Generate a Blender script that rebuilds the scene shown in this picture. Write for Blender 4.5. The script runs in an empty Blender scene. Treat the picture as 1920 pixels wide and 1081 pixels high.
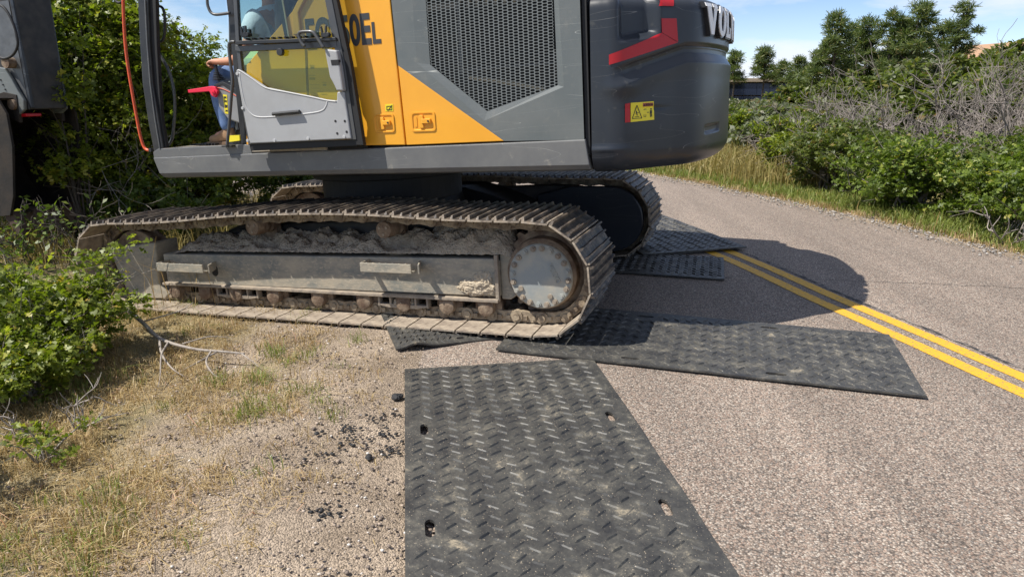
import bpy, bmesh, math, random
import numpy as np
from mathutils import Vector, Matrix, noise
PI = math.pi
sc = bpy.context.scene
C = sc.collection
rnd = random.Random(7)
npr = np.random.RandomState(11)

# ------------------------------------------------------------------ camera
CF, CP, CH, CR = 1307.9, 0.28764, 1.7576, 0.0018
cam_d = bpy.data.cameras.new('camera'); cam = bpy.data.objects.new('camera', cam_d); C.objects.link(cam)
cam_d.sensor_width = 36; cam_d.lens = 36 * CF / 1920; cam_d.clip_end = 3000; cam_d.clip_start = .05
cam.matrix_world = Matrix.Translation((0, 0, CH)) @ Matrix.Rotation(PI/2 - CP, 4, 'X') @ Matrix.Rotation(-CR, 4, 'Z')
sc.camera = cam
# ------------------------------------------------------------------ sun, sky, exposure
SUN = Vector((-.69, -.185, 1)).normalized()
sd = bpy.data.lights.new('sun', 'SUN'); sd.energy = 4.6; sd.angle = math.radians(.5); sd.color = (1, .95, .87)
so = bpy.data.objects.new('sun', sd); C.objects.link(so); so.location = SUN * 30
so.rotation_euler = (-SUN).to_track_quat('-Z', 'Y').to_euler()
w = bpy.data.worlds.new('World'); sc.world = w; w.use_nodes = True
nt = w.node_tree; nt.nodes.clear()
out = nt.nodes.new('ShaderNodeOutputWorld'); bg = nt.nodes.new('ShaderNodeBackground')
sky = nt.nodes.new('ShaderNodeTexSky'); sky.sky_type = 'NISHITA'; sky.sun_disc = False
sky.sun_elevation = math.asin(SUN.z); sky.sun_rotation = math.atan2(SUN.x, SUN.y) % (2*PI)
sky.air_density = .75; sky.dust_density = .1; sky.ozone_density = 3.0; sky.altitude = 1900
tc = nt.nodes.new('ShaderNodeTexCoord'); mp = nt.nodes.new('ShaderNodeMapping'); mp.inputs['Scale'].default_value = (1.6, 1.6, 6)
mp.inputs['Location'].default_value = (3.1, .4, .25)
nz = nt.nodes.new('ShaderNodeTexNoise'); nz.inputs['Scale'].default_value = 2.2; nz.inputs['Detail'].default_value = 9; nz.inputs['Roughness'].default_value = .58
rp = nt.nodes.new('ShaderNodeValToRGB'); rp.color_ramp.elements[0].position = .44; rp.color_ramp.elements[1].position = .60
sx = nt.nodes.new('ShaderNodeSeparateXYZ')
mr = nt.nodes.new('ShaderNodeMapRange'); mr.inputs[1].default_value = .0; mr.inputs[2].default_value = .16; mr.inputs[3].default_value = .9; mr.inputs[4].default_value = .6
ad = nt.nodes.new('ShaderNodeMath'); ad.operation = 'MULTIPLY'
mr2 = nt.nodes.new('ShaderNodeMapRange'); mr2.inputs[1].default_value = .0; mr2.inputs[2].default_value = .09; mr2.inputs[3].default_value = .5; mr2.inputs[4].default_value = .0; mr2.inputs[2].default_value = .12; mr2.inputs[3].default_value = .38
mx = nt.nodes.new('ShaderNodeMath'); mx.operation = 'MAXIMUM'
cm = nt.nodes.new('ShaderNodeMix'); cm.data_type = 'RGBA'
cm.inputs[7].default_value = (6.2, 6.5, 7.3, 1)
L = nt.links.new
L(tc.outputs['Generated'], mp.inputs[0]); L(mp.outputs[0], nz.inputs[0]); L(nz.outputs[0], rp.inputs[0])
L(tc.outputs['Generated'], sx.inputs[0]); L(sx.outputs[2], mr.inputs[0]); L(sx.outputs[2], mr2.inputs[0])
L(rp.outputs[0], ad.inputs[0]); L(mr.outputs[0], ad.inputs[1]); L(ad.outputs[0], mx.inputs[0]); L(mr2.outputs[0], mx.inputs[1])
L(mx.outputs[0], cm.inputs[0]); L(sky.outputs[0], cm.inputs[6]); L(cm.outputs[2], bg.inputs[0]); L(bg.outputs[0], out.inputs[0])
bg.inputs[1].default_value = .1
sc.view_settings.view_transform = 'Standard'; sc.view_settings.look = 'None'
sc.view_settings.exposure = .62; sc.view_settings.gamma = 1
sc.cycles.use_denoising = True
sc.cycles.max_bounces = 7; sc.cycles.transparent_max_bounces = 12

# ------------------------------------------------------------------ geometry of the place
YAW, TP, TR = 2.80449, .050696, .015
RM = Matrix.Rotation(YAW, 3, 'Z') @ Matrix.Rotation(TP, 3, 'Y') @ Matrix.Rotation(TR, 3, 'X')
ORG = Vector((-1.1066, 6.7313, -.0797))
RT = RM.transposed()
CAMP = Vector((0, 0, CH))
def ray(u, v):
    a0, b0 = u - 960, v - 540.5
    c, s = math.cos(-CR), math.sin(-CR)
    a, b = c*a0 + s*b0, -s*a0 + c*b0
    return Vector((a/CF, math.cos(CP) - b/CF*math.sin(CP), -math.sin(CP) - b/CF*math.cos(CP)))
def proj(P):
    x, y, z = P[0], P[1], P[2] - CH
    d = y*math.cos(CP) - z*math.sin(CP); u = z*math.cos(CP) + y*math.sin(CP)
    a, b = CF*x/d, -CF*u/d
    c, s = math.cos(-CR), math.sin(-CR)
    return (960 + c*a - s*b, 540.5 + s*a + c*b)
def G(u, v, z=0.0):
    d = ray(u, v); t = (z - CH)/d.z
    return CAMP + d*t
def W(u, v, Y):
    d = ray(u, v); return CAMP + d*(Y/d.y)
OL = RT @ (CAMP - ORG)
def B(u, v, y):
    """point of the machine plane y (machine space) seen at a pixel"""
    d = RT @ ray(u, v); t = (y - OL.y)/d.y
    return OL + d*t
def BX(u, v, y):
    p = B(u, v, y); return (p.x, p.z)
def M2W(q): return RM @ Vector(q) + ORG
def xloc(x, y): 
    return RT[0][0]*(x-ORG.x) + RT[0][1]*(y-ORG.y)
RIGHT = [(8.0,-6),(7.4,-2),(7.0,0),(6.55,2),(6.2,3.5),(5.85,5.0),(5.31,7.02),(4.91,8.52),(4.28,10.28),(3.5,12.2),(2.6,14),(1.3,16.2),(-.5,18.8),(-3,22),(-8,27),(-16,33),(-30,40)]
LEFT = [(.6,-6),(.2,-2),(-.1,0),(-.39,2.2),(-.52,3.2),(-.66,4.2),(-.8,5.0),(-1.15,6.5),(-1.75,8.3),(-2.6,10.0),(-3.8,11.8),(-5.2,13.5),(-7,15.4),(-9.5,17.8),(-14,22),(-21,27.5),(-34,34)]
def lerp_poly(P, y):
    for a, b in zip(P[:-1], P[1:]):
        if a[1] <= y <= b[1]:
            t = (y-a[1])/(b[1]-a[1]); return a[0] + t*(b[0]-a[0])
    return P[0][0] if y < P[0][1] else P[-1][0]
def sst(a, b, x):
    t = min(1, max(0, (x-a)/(b-a))); return t*t*(3-2*t)
def gz(x, y):
    d = max(0, xloc(x, y) + 1.15)
    z = -.0507*min(d, 6) 
    r = x - lerp_poly(RIGHT, min(y, 39))
    if r > 0:
        z += .03*max(0, r-2)*(.12 + .88*sst(.38, .70, x/max(y, 1)))
        z = min(z, 2.2)
    return z

# ------------------------------------------------------------------ materials
def pbsdf(name):
    m = bpy.data.materials.new(name); m.use_nodes = True
    return m, m.node_tree, m.node_tree.nodes['Principled BSDF']
def rgba(c): return (c[0], c[1], c[2], 1)
def mat(name, col, rough=.5, metal=0, col2=None, scale=6, lo=.4, hi=.65, bump=0, bscale=40, detail=6, coat=0, spec=.5, col3=None, scale3=60, lo3=.55, hi3=.62, stretch=None, bdist=.01):
    m, t, b = pbsdf(name)
    b.inputs['Roughness'].default_value = rough; b.inputs['Metallic'].default_value = metal
    b.inputs['Base Color'].default_value = rgba(col); b.inputs['Coat Weight'].default_value = coat
    b.inputs['Specular IOR Level'].default_value = spec
    tcn = t.nodes.new('ShaderNodeTexCoord'); src = tcn.outputs['Object']
    if stretch:
        mpn = t.nodes.new('ShaderNodeMapping'); mpn.inputs['Scale'].default_value = stretch; t.links.new(src, mpn.inputs[0]); src = mpn.outputs[0]
    cur = None
    def layer(prev, c2, scl, l, h, seed):
        n = t.nodes.new('ShaderNodeTexNoise'); n.inputs['Scale'].default_value = scl; n.inputs['Detail'].default_value = detail; n.inputs['Roughness'].default_value = .62
        n.noise_dimensions = '4D'; n.inputs['W'].default_value = seed
        t.links.new(src, n.inputs[0])
        r = t.nodes.new('ShaderNodeMapRange'); r.inputs[1].default_value = l; r.inputs[2].default_value = h
        t.links.new(n.outputs[0], r.inputs[0])
        x = t.nodes.new('ShaderNodeMix'); x.data_type = 'RGBA'
        t.links.new(r.outputs[0], x.inputs[0])
        if prev is None: x.inputs[6].default_value = rgba(col)
        else: t.links.new(prev, x.inputs[6])
        x.inputs[7].default_value = rgba(c2)
        return x.outputs[2]
    if col2: cur = layer(cur, col2, scale, lo, hi, 1.3)
    if col3: cur = layer(cur, col3, scale3, lo3, hi3, 5.1)
    if cur: t.links.new(cur, b.inputs['Base Color'])
    if bump:
        n = t.nodes.new('ShaderNodeTexNoise'); n.inputs['Scale'].default_value = bscale; n.inputs['Detail'].default_value = 5
        t.links.new(src, n.inputs[0])
        bn = t.nodes.new('ShaderNodeBump'); bn.inputs['Strength'].default_value = bump; bn.inputs['Distance'].default_value = bdist
        t.links.new(n.outputs[0], bn.inputs['Height']); t.links.new(bn.outputs[0], b.inputs['Normal'])
    return m
def scratched(m, col, amount=.5, scale=3.0, width=.006, rot=(0, .3, .2), stretch=(1, 1, 3.2), seed=0.0):
    """thin worn hairlines: level lines of a stretched noise, broken up by a second noise"""
    t = m.node_tree; b = t.nodes['Principled BSDF']
    tcn = t.nodes.new('ShaderNodeTexCoord'); mpn = t.nodes.new('ShaderNodeMapping')
    mpn.inputs['Scale'].default_value = stretch; mpn.inputs['Rotation'].default_value = rot; mpn.inputs['Location'].default_value = (seed, seed*.7, seed*.3)
    t.links.new(tcn.outputs['Object'], mpn.inputs[0])
    n = t.nodes.new('ShaderNodeTexNoise'); n.inputs['Scale'].default_value = scale; n.inputs['Detail'].default_value = .6
    t.links.new(mpn.outputs[0], n.inputs[0])
    a = t.nodes.new('ShaderNodeMath'); a.operation = 'SUBTRACT'; a.inputs[1].default_value = .5; t.links.new(n.outputs[0], a.inputs[0])
    ab = t.nodes.new('ShaderNodeMath'); ab.operation = 'ABSOLUTE'; t.links.new(a.outputs[0], ab.inputs[0])
    r = t.nodes.new('ShaderNodeMapRange'); r.inputs[1].default_value = 0; r.inputs[2].default_value = width; r.inputs[3].default_value = 1; r.inputs[4].default_value = 0
    t.links.new(ab.outputs[0], r.inputs[0])
    n2 = t.nodes.new('ShaderNodeTexNoise'); n2.inputs['Scale'].default_value = 2.3; t.links.new(mpn.outputs[0], n2.inputs[0])
    r2 = t.nodes.new('ShaderNodeMapRange'); r2.inputs[1].default_value = .43; r2.inputs[2].default_value = .55; t.links.new(n2.outputs[0], r2.inputs[0])
    mu = t.nodes.new('ShaderNodeMath'); mu.operation = 'MULTIPLY'; t.links.new(r.outputs[0], mu.inputs[0]); t.links.new(r2.outputs[0], mu.inputs[1])
    m2 = t.nodes.new('ShaderNodeMath'); m2.operation = 'MULTIPLY'; m2.inputs[1].default_value = amount; t.links.new(mu.outputs[0], m2.inputs[0])
    x = t.nodes.new('ShaderNodeMix'); x.data_type = 'RGBA'; x.inputs[7].default_value = rgba(col); t.links.new(m2.outputs[0], x.inputs[0])
    ln = [l for l in t.links if l.to_socket == b.inputs['Base Color']]
    if ln: t.links.new(ln[0].from_socket, x.inputs[6])
    else: x.inputs[6].default_value = b.inputs['Base Color'].default_value
    t.links.new(x.outputs[2], b.inputs['Base Color'])
    return m

M = {}
M['grey'] = mat('grey_panel_paint', (.115, .13, .13), .42, col2=(.15, .16, .155), scale=2.2, coat=.15, col3=(.2, .2, .18), scale3=9, lo3=.58, hi3=.8, bump=.05, bscale=9)
scratched(M['grey'], (.66, .66, .61), .6, 1.5, .0022, (.05, .12, .1), (.7, 1, 7))
scratched(M['grey'], (.58, .58, .53), .5, 2.2, .0022, (.1, -.35, .1), (.6, 1, 8), 3.3)
M['skirt'] = mat('grey_skirt_paint', (.12, .122, .125), .42, col2=(.16, .16, .155), scale=4, col3=(.36, .33, .27), scale3=12, lo3=.62, hi3=.82, coat=.1)
scratched(M['skirt'], (.55, .54, .5), .5, 2.2, .0022, (.1, .2, .2), (.8, 1, 6))
M['cw'] = mat('dark_counterweight_paint', (.024, .029, .038), .33, col2=(.032, .036, .043), scale=3, coat=.06, spec=.38, bump=.04, bscale=5, col3=(.12, .115, .1), scale3=14, lo3=.62, hi3=.85)
scratched(M['cw'], (.42, .41, .38), .5, 2.0, .0024, (.05, .10, .1), (.8, .8, 7), 1.7)
M['yellow'] = mat('yellow_panel_paint', (.86, .40, .028), .38, col2=(.80, .36, .025), scale=2, coat=.2, col3=(.7, .36, .06), scale3=11, lo3=.62, hi3=.85)
M['yellow_in'] = mat('yellow_recess_paint', (.82, .36, .025), .45)
M['black'] = mat('black_trim', (.018, .019, .022), .38, col2=(.035, .035, .036), scale=8)
M['rubber'] = mat('black_rubber_and_shade', (.012, .012, .013), .65)  # rubber parts, and machine parts blackened to paint in shade
M['pillar'] = mat('charcoal_cab_paint', (.06, .063, .068), .38, coat=.15, col2=(.08, .08, .08), scale=6)
M['doorgrey'] = mat('light_grey_door_panel', (.36, .365, .37), .5, col2=(.32, .32, .32), scale=5, bump=.06, bscale=90, bdist=.003)
M['console'] = mat('grey_console_plastic', (.26, .26, .265), .55, col2=(.22, .22, .22), scale=6)
M['dark'] = mat('dark_steel', (.02, .02, .021), .6, col2=(.05, .045, .04), scale=7)
M['red'] = mat('red_reflector', (.42, .004, .010), .45, coat=.1)
M['pinkred'] = mat('red_lever_plastic', (.75, .02, .06), .4)
M['orange'] = mat('orange_rail_paint', (.75, .10, .03), .4, col2=(.6, .09, .03), scale=12)
M['label'] = mat('yellow_label', (.82, .68, .03), .4)
M['blackink'] = mat('black_ink', (.02, .02, .02), .5)
M['decalgrey'] = mat('dark_grey_decal', (.045, .047, .052), .45)
M['white'] = mat('white_paint', (.8, .8, .8), .4)
M['steeldark'] = mat('dark_grouser_steel', (.075, .065, .058), .5, metal=.35, col2=(.27, .215, .16), scale=10, lo=.44, hi=.66, bump=.4, bscale=50, col3=(.24, .12, .06), scale3=9, lo3=.58, hi3=.74)
M['steel'] = mat('worn_track_steel', (.16, .125, .098), .75, metal=.0, col2=(.40, .335, .255), scale=10, lo=.30, hi=.60, bump=.5, bscale=45, col3=(.22, .11, .055), scale3=18, lo3=.60, hi3=.76)
M['chain'] = mat('dusty_track_chain', (.13, .095, .065), .8, col2=(.36, .29, .20), scale=11, lo=.4, hi=.62, bump=.5, bscale=50)
M['frame'] = mat('grey_track_frame_paint', (.19, .195, .175), .62, col2=(.38, .33, .25), scale=6, lo=.34, hi=.62, bump=.25, bscale=40, col3=(.42, .36, .27), scale3=30, lo3=.52, hi3=.64, stretch=(1, 1, 1.8))
M['dusty'] = mat('dusty_frame_edge', (.34, .28, .21), .85, col2=(.2, .17, .14), scale=14, bump=.4, bscale=60)
M['cover'] = mat('grey_drive_cover_paint', (.29, .31, .30), .55, col2=(.42, .385, .31), scale=7, lo=.42, hi=.68, bump=.1, bscale=60)
M['rust'] = mat('rusty_hub', (.12, .075, .048), .8, col2=(.30, .23, .16), scale=12, bump=.5, bscale=50)
M['mud'] = mat('dried_mud', (.46, .385, .29), .95, col2=(.30, .245, .18), scale=16, bump=1.0, bscale=45, bdist=.03, lo=.4, hi=.65)
M['jeans'] = mat('blue_denim', (.10, .17, .34), .85, col2=(.22, .32, .52), scale=14, lo=.4, hi=.7, bump=.3, bscale=200, bdist=.004)
M['shirt'] = mat('pale_teal_shirt', (.50, .60, .72), .85, bump=.4, bscale=14, bdist=.02)
M['skin'] = mat('skin', (.52, .25, .15), .55, col2=(.45, .19, .11), scale=20, bump=.15, bscale=90, bdist=.004)
M['hair'] = mat('dark_hair', (.03, .02, .015), .6)
M['boot'] = mat('tan_suede_boot', (.33, .20, .11), .85, col2=(.27, .16, .09), scale=20)
M['sole'] = mat('boot_sole', (.16, .10, .06), .8)
M['wood'] = mat('grey_bark', (.20, .165, .13), .9, col2=(.33, .30, .26), scale=18, bump=.5, bscale=50)
M['darkbark'] = mat('dark_bark', (.045, .037, .03), .9, col2=(.09, .075, .06), scale=18, bump=.6, bscale=30)
M['floor'] = mat('beige_dusty_floor', (.38, .33, .26), .8, col2=(.28, .24, .2), scale=20)
M['reflamp'] = mat('tan_corrugated_hose', (.55, .47, .33), .6)

def glass_mat(name, tint, gl=.05):
    m = bpy.data.materials.new(name); m.use_nodes = True; t = m.node_tree; t.nodes.clear()
    o = t.nodes.new('ShaderNodeOutputMaterial'); tr = t.nodes.new('ShaderNodeBsdfTransparent'); g = t.nodes.new('ShaderNodeBsdfGlossy')
    tr.inputs[0].default_value = rgba(tint); g.inputs['Roughness'].default_value = .03
    lw = t.nodes.new('ShaderNodeLayerWeight'); pw = t.nodes.new('ShaderNodeMath'); pw.operation = 'POWER'; pw.inputs[1].default_value = 4
    fr = t.nodes.new('ShaderNodeMath'); fr.operation = 'MULTIPLY_ADD'; fr.inputs[1].default_value = .22; fr.inputs[2].default_value = gl
    t.links.new(lw.outputs['Facing'], pw.inputs[0]); t.links.new(pw.outputs[0], fr.inputs[0])
    mi = t.nodes.new('ShaderNodeMixShader')
    t.links.new(fr.outputs[0], mi.inputs[0]); t.links.new(tr.outputs[0], mi.inputs[1]); t.links.new(g.outputs[0], mi.inputs[2]); t.links.new(mi.outputs[0], o.inputs[0])
    return m
M['glass'] = glass_mat('tinted_door_glass', (.80, .90, .56))
M['upperglass'] = glass_mat('upper_door_glass', (.76, .84, .80))
M['clearglass'] = glass_mat('cab_glass', (.88, .93, .92), .015)

def leafmat(name, c1, c2, c3=None, trans=.35, rough=.45, tint=(1.5, 1.75, .6)):
    m = bpy.data.materials.new(name); m.use_nodes = True; t = m.node_tree; t.nodes.clear()
    o = t.nodes.new('ShaderNodeOutputMaterial'); geo = t.nodes.new('ShaderNodeNewGeometry')
    r = t.nodes.new('ShaderNodeValToRGB'); r.color_ramp.elements[0].color = rgba(c1); r.color_ramp.elements[1].color = rgba(c2)
    if c3:
        r.color_ramp.elements[1].position = .88
        e = r.color_ramp.elements.new(.965); e.color = rgba(c3)
        e = r.color_ramp.elements.new(1.0); e.color = rgba((c3[0]*.95, c3[1]*.65, c3[2]*.8) if c3[1] > c3[0]*.8 and trans else c3)
    t.links.new(geo.outputs['Random Per Island'], r.inputs[0])
    d = t.nodes.new('ShaderNodeBsdfPrincipled'); d.inputs['Roughness'].default_value = rough; d.inputs['Specular IOR Level'].default_value = .35
    t.links.new(r.outputs[0], d.inputs['Base Color'])
    tl = t.nodes.new('ShaderNodeBsdfTranslucent')
    h = t.nodes.new('ShaderNodeMix'); h.data_type = 'RGBA'; h.blend_type = 'MULTIPLY'; h.inputs[0].default_value = 1; h.inputs[7].default_value = (tint[0], tint[1], tint[2], 1)
    t.links.new(r.outputs[0], h.inputs[6]); t.links.new(h.outputs[2], tl.inputs[0])
    mi = t.nodes.new('ShaderNodeMixShader'); mi.inputs[0].default_value = trans
    t.links.new(d.outputs[0], mi.inputs[1]); t.links.new(tl.outputs[0], mi.inputs[2]); t.links.new(mi.outputs[0], o.inputs[0])
    return m
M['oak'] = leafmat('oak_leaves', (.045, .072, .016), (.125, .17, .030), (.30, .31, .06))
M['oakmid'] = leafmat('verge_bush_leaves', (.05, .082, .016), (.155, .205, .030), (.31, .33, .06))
M['oakbright'] = leafmat('bright_sunlit_oak_leaves', (.075, .105, .014), (.205, .24, .026), (.36, .35, .06))  # brighter oak leaf copy; on the rear oaks it paints in sunlight
M['scrub'] = leafmat('scrub_leaves', (.06, .085, .022), (.14, .165, .04), (.24, .21, .07))
M['greyscrub'] = leafmat('grey_green_leaves', (.10, .12, .07), (.17, .18, .11), (.22, .20, .13))
M['pine'] = leafmat('pine_needles', (.045, .075, .027), (.145, .18, .062), (.26, .26, .10), trans=.28)
M['drygrass'] = leafmat('dry_grass_blades', (.32, .23, .10), (.50, .38, .19), (.62, .50, .30), trans=.25, tint=(1.1, 1, .8))
M['grass'] = leafmat('green_grass_blades', (.12, .16, .035), (.26, .31, .07), (.44, .38, .15), trans=.3, tint=(1.3, 1.3, .6))
M['fieldgrass'] = leafmat('field_grass_blades', (.24, .21, .07), (.42, .34, .14), (.20, .24, .06), trans=.3, tint=(1.2, 1.1, .7))
M['bleached'] = mat('bleached_twigs', (.34, .30, .26), .9, col2=(.20, .17, .15), scale=20)
M['twig'] = mat('grey_twigs', (.27, .235, .21), .9, col2=(.17, .145, .125), scale=10)

def ground_mats():
    # chip-seal asphalt: coloured stone chips in dark binder
    m, t, b = pbsdf('chipseal_asphalt'); N = t.nodes; l = t.links.new
    tcn = N.new('ShaderNodeTexCoord')
    v = N.new('ShaderNodeTexVoronoi'); v.inputs['Scale'].default_value = 125; l(tcn.outputs['Object'], v.inputs[0])
    sp = N.new('ShaderNodeSeparateColor'); l(v.outputs['Color'], sp.inputs[0])
    r = N.new('ShaderNodeValToRGB'); r.color_ramp.interpolation = 'CONSTANT'
    cols = [(.125, .10, .082), (.225, .178, .142), (.325, .258, .205), (.30, .215, .165), (.385, .312, .25), (.205, .178, .155), (.48, .42, .35)]
    pos = [0, .14, .32, .5, .66, .8, .92]
    r.color_ramp.elements[0].color = rgba(cols[0]); r.color_ramp.elements[1].position = pos[1]; r.color_ramp.elements[1].color = rgba(cols[1])
    for p_, c_ in zip(pos[2:], cols[2:]):
        e = r.color_ramp.elements.new(p_); e.color = rgba(c_)
    l(sp.outputs[0], r.inputs[0])
    rd = N.new('ShaderNodeMapRange'); rd.inputs[1].default_value = .0; rd.inputs[2].default_value = .0075; rd.inputs[3].default_value = 1; rd.inputs[4].default_value = .45
    rd.inputs[1].default_value = .42; rd.inputs[2].default_value = .75
    l(v.outputs['Distance'], rd.inputs[0])
    mu = N.new('ShaderNodeMix'); mu.data_type = 'RGBA'; mu.blend_type = 'MULTIPLY'; mu.inputs[0].default_value = 1
    l(r.outputs[0], mu.inputs[6]); l(rd.outputs[0], mu.inputs[7])
    # big soft wear patches
    mpr = N.new('ShaderNodeMapping'); mpr.inputs['Scale'].default_value = (1.6, .22, 1); mpr.inputs['Rotation'].default_value = (0, 0, .27); l(tcn.outputs['Object'], mpr.inputs[0])
    n = N.new('ShaderNodeTexNoise'); n.inputs['Scale'].default_value = 1.1; n.inputs['Detail'].default_value = 7; n.inputs['Roughness'].default_value = .6; l(mpr.outputs[0], n.inputs[0])
    pr_ = N.new('ShaderNodeMapRange'); pr_.inputs[1].default_value = .3; pr_.inputs[2].default_value = .7; pr_.inputs[3].default_value = .80; pr_.inputs[4].default_value = 1.18; l(n.outputs[0], pr_.inputs[0])
    m2 = N.new('ShaderNodeMix'); m2.data_type = 'RGBA'; m2.blend_type = 'MULTIPLY'; m2.inputs[0].default_value = 1
    l(mu.outputs[2], m2.inputs[6]); l(pr_.outputs[0], m2.inputs[7]); l(m2.outputs[2], b.inputs['Base Color'])
    b.inputs['Roughness'].default_value = .85
    bn = N.new('ShaderNodeBump'); bn.inputs['Strength'].default_value = .55; bn.inputs['Distance'].default_value = .005; bn.invert = True
    l(v.outputs['Distance'], bn.inputs['Height']); l(bn.outputs[0], b.inputs['Normal'])
    M['asphalt'] = m
    # yellow line paint over the same chips, worn
    m, t, b = pbsdf('worn_yellow_road_paint'); N = t.nodes; l = t.links.new
    tcn = N.new('ShaderNodeTexCoord')
    v = N.new('ShaderNodeTexVoronoi'); v.inputs['Scale'].default_value = 105; l(tcn.outputs['Object'], v.inputs[0])
    n = N.new('ShaderNodeTexNoise'); n.inputs['Scale'].default_value = 45; n.inputs['Detail'].default_value = 6; n.inputs['Roughness'].default_value = .7; l(tcn.outputs['Object'], n.inputs[0])
    rr = N.new('ShaderNodeMapRange'); rr.inputs[1].default_value = .53; rr.inputs[2].default_value = .65; l(n.outputs[0], rr.inputs[0])
    mm = N.new('ShaderNodeMix'); mm.data_type = 'RGBA'; mm.inputs[6].default_value = (.70, .375, .020, 1); mm.inputs[7].default_value = (.17, .14, .11, 1); l(rr.outputs[0], mm.inputs[0])
    l(mm.outputs[2], b.inputs['Base Color']); b.inputs['Roughness'].default_value = .6
    bn = N.new('ShaderNodeBump'); bn.inputs['Strength'].default_value = .35; bn.inputs['Distance'].default_value = .005; bn.invert = True
    l(v.outputs['Distance'], bn.inputs['Height']); l(bn.outputs[0], b.inputs['Normal'])
    M['linepaint'] = m
    # sandy gravelly dirt / grassy soil, mixed by a vertex attribute
    m, t, b = pbsdf('sandy_dirt'); N = t.nodes; l = t.links.new
    tcn = N.new('ShaderNodeTexCoord')
    n1 = N.new('ShaderNodeTexNoise'); n1.inputs['Scale'].default_value = 1.7; n1.inputs['Detail'].default_value = 9; n1.inputs['Roughness'].default_value = .65; l(tcn.outputs['Object'], n1.inputs[0])
    r1 = N.new('ShaderNodeValToRGB'); r1.color_ramp.elements[0].position = .33; r1.color_ramp.elements[0].color = (.20, .155, .112, 1)
    r1.color_ramp.elements[1].position = .66; r1.color_ramp.elements[1].color = (.385, .31, .235, 1); l(n1.outputs[0], r1.inputs[0])
    v = N.new('ShaderNodeTexVoronoi'); v.inputs['Scale'].default_value = 130; l(tcn.outputs['Object'], v.inputs[0])
    sp = N.new('ShaderNodeSeparateColor'); l(v.outputs['Color'], sp.inputs[0])
    r2 = N.new('ShaderNodeMapRange'); r2.inputs[3].default_value = .62; r2.inputs[4].default_value = 1.38; l(sp.outputs[0], r2.inputs[0])
    mu = N.new('ShaderNodeMix'); mu.data_type = 'RGBA'; mu.blend_type = 'MULTIPLY'; mu.inputs[0].default_value = 1
    l(r1.outputs[0], mu.inputs[6]); l(r2.outputs[0], mu.inputs[7])
    at = N.new('ShaderNodeAttribute'); at.attribute_name = 'zone'
    nn = N.new('ShaderNodeTexNoise'); nn.inputs['Scale'].default_value = 9; nn.inputs['Detail'].default_value = 5; l(tcn.outputs['Object'], nn.inputs[0])
    r3 = N.new('ShaderNodeValToRGB'); r3.color_ramp.elements[0].position = .35; r3.color_ramp.elements[0].color = (.10, .095, .04, 1); r3.color_ramp.elements[1].position = .68; r3.color_ramp.elements[1].color = (.33, .26, .11, 1); l(nn.outputs[0], r3.inputs[0])
    mz = N.new('ShaderNodeMix'); mz.data_type = 'RGBA'; l(at.outputs['Fac'], mz.inputs[0]); l(mu.outputs[2], mz.inputs[6]); l(r3.outputs[0], mz.inputs[7])
    l(mz.outputs[2], b.inputs['Base Color']); b.inputs['Roughness'].default_value = .95; b.inputs['Specular IOR Level'].default_value = .2
    n4 = N.new('ShaderNodeTexNoise'); n4.inputs['Scale'].default_value = 60; n4.inputs['Detail'].default_value = 6; l(tcn.outputs['Object'], n4.inputs[0])
    a = N.new('ShaderNodeMath'); a.operation = 'SUBTRACT'; l(n4.outputs[0], a.inputs[0]); l(v.outputs['Distance'], a.inputs[1])
    bn = N.new('ShaderNodeBump'); bn.inputs['Strength'].default_value = .9; bn.inputs['Distance'].default_value = .008
    l(a.outputs[0], bn.inputs['Height']); l(bn.outputs[0], b.inputs['Normal'])
    M['dirt'] = m
    # rubber mat with dust
    m, t, b = pbsdf('dusty_black_mat'); N = t.nodes; l = t.links.new
    tcn = N.new('ShaderNodeTexCoord')
    n1 = N.new('ShaderNodeTexNoise'); n1.inputs['Scale'].default_value = 7; n1.inputs['Detail'].default_value = 12; n1.inputs['Roughness'].default_value = .78; n1.inputs['Distortion'].default_value = .25; l(tcn.outputs['Object'], n1.inputs[0])
    r1 = N.new('ShaderNodeValToRGB'); r1.color_ramp.elements[0].position = .36; r1.color_ramp.elements[0].color = (.024, .024, .025, 1)
    r1.color_ramp.elements[1].position = .53; r1.color_ramp.elements[1].color = (.060, .058, .052, 1)
    e = r1.color_ramp.elements.new(.60); e.color = (.105, .098, .082, 1); e = r1.color_ramp.elements.new(.70); e.color = (.36, .30, .21, 1); l(n1.outputs[0], r1.inputs[0])
    n2 = N.new('ShaderNodeTexNoise'); n2.inputs['Scale'].default_value = 130; n2.inputs['Detail'].default_value = 3; l(tcn.outputs['Object'], n2.inputs[0])
    r2 = N.new('ShaderNodeMapRange'); r2.inputs[1].default_value = .66; r2.inputs[2].default_value = .70; l(n2.outputs[0], r2.inputs[0])
    mm = N.new('ShaderNodeMix'); mm.data_type = 'RGBA'; mm.inputs[7].default_value = (.36, .30, .22, 1); l(r2.outputs[0], mm.inputs[0]); l(r1.outputs[0], mm.inputs[6])
    l(mm.outputs[2], b.inputs['Base Color'])
    b.inputs['Roughness'].default_value = .52
    n3 = N.new('ShaderNodeTexNoise'); n3.inputs['Scale'].default_value = 45; n3.inputs['Detail'].default_value = 7; l(tcn.outputs['Object'], n3.inputs[0])
    bn = N.new('ShaderNodeBump'); bn.inputs['Strength'].default_value = .35; bn.inputs['Distance'].default_value = .006
    l(n3.outputs[0], bn.inputs['Height']); l(bn.outputs[0], b.inputs['Normal'])
    M['mat'] = m
ground_mats()
M['stone'] = leafmat('gravel_stones', (.13, .105, .09), (.42, .335, .26), (.62, .58, .53), trans=0, rough=.9)
M['greystone'] = leafmat('grey_gravel_stones', (.17, .155, .14), (.34, .31, .28), (.45, .42, .38), trans=0, rough=.9)
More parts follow.
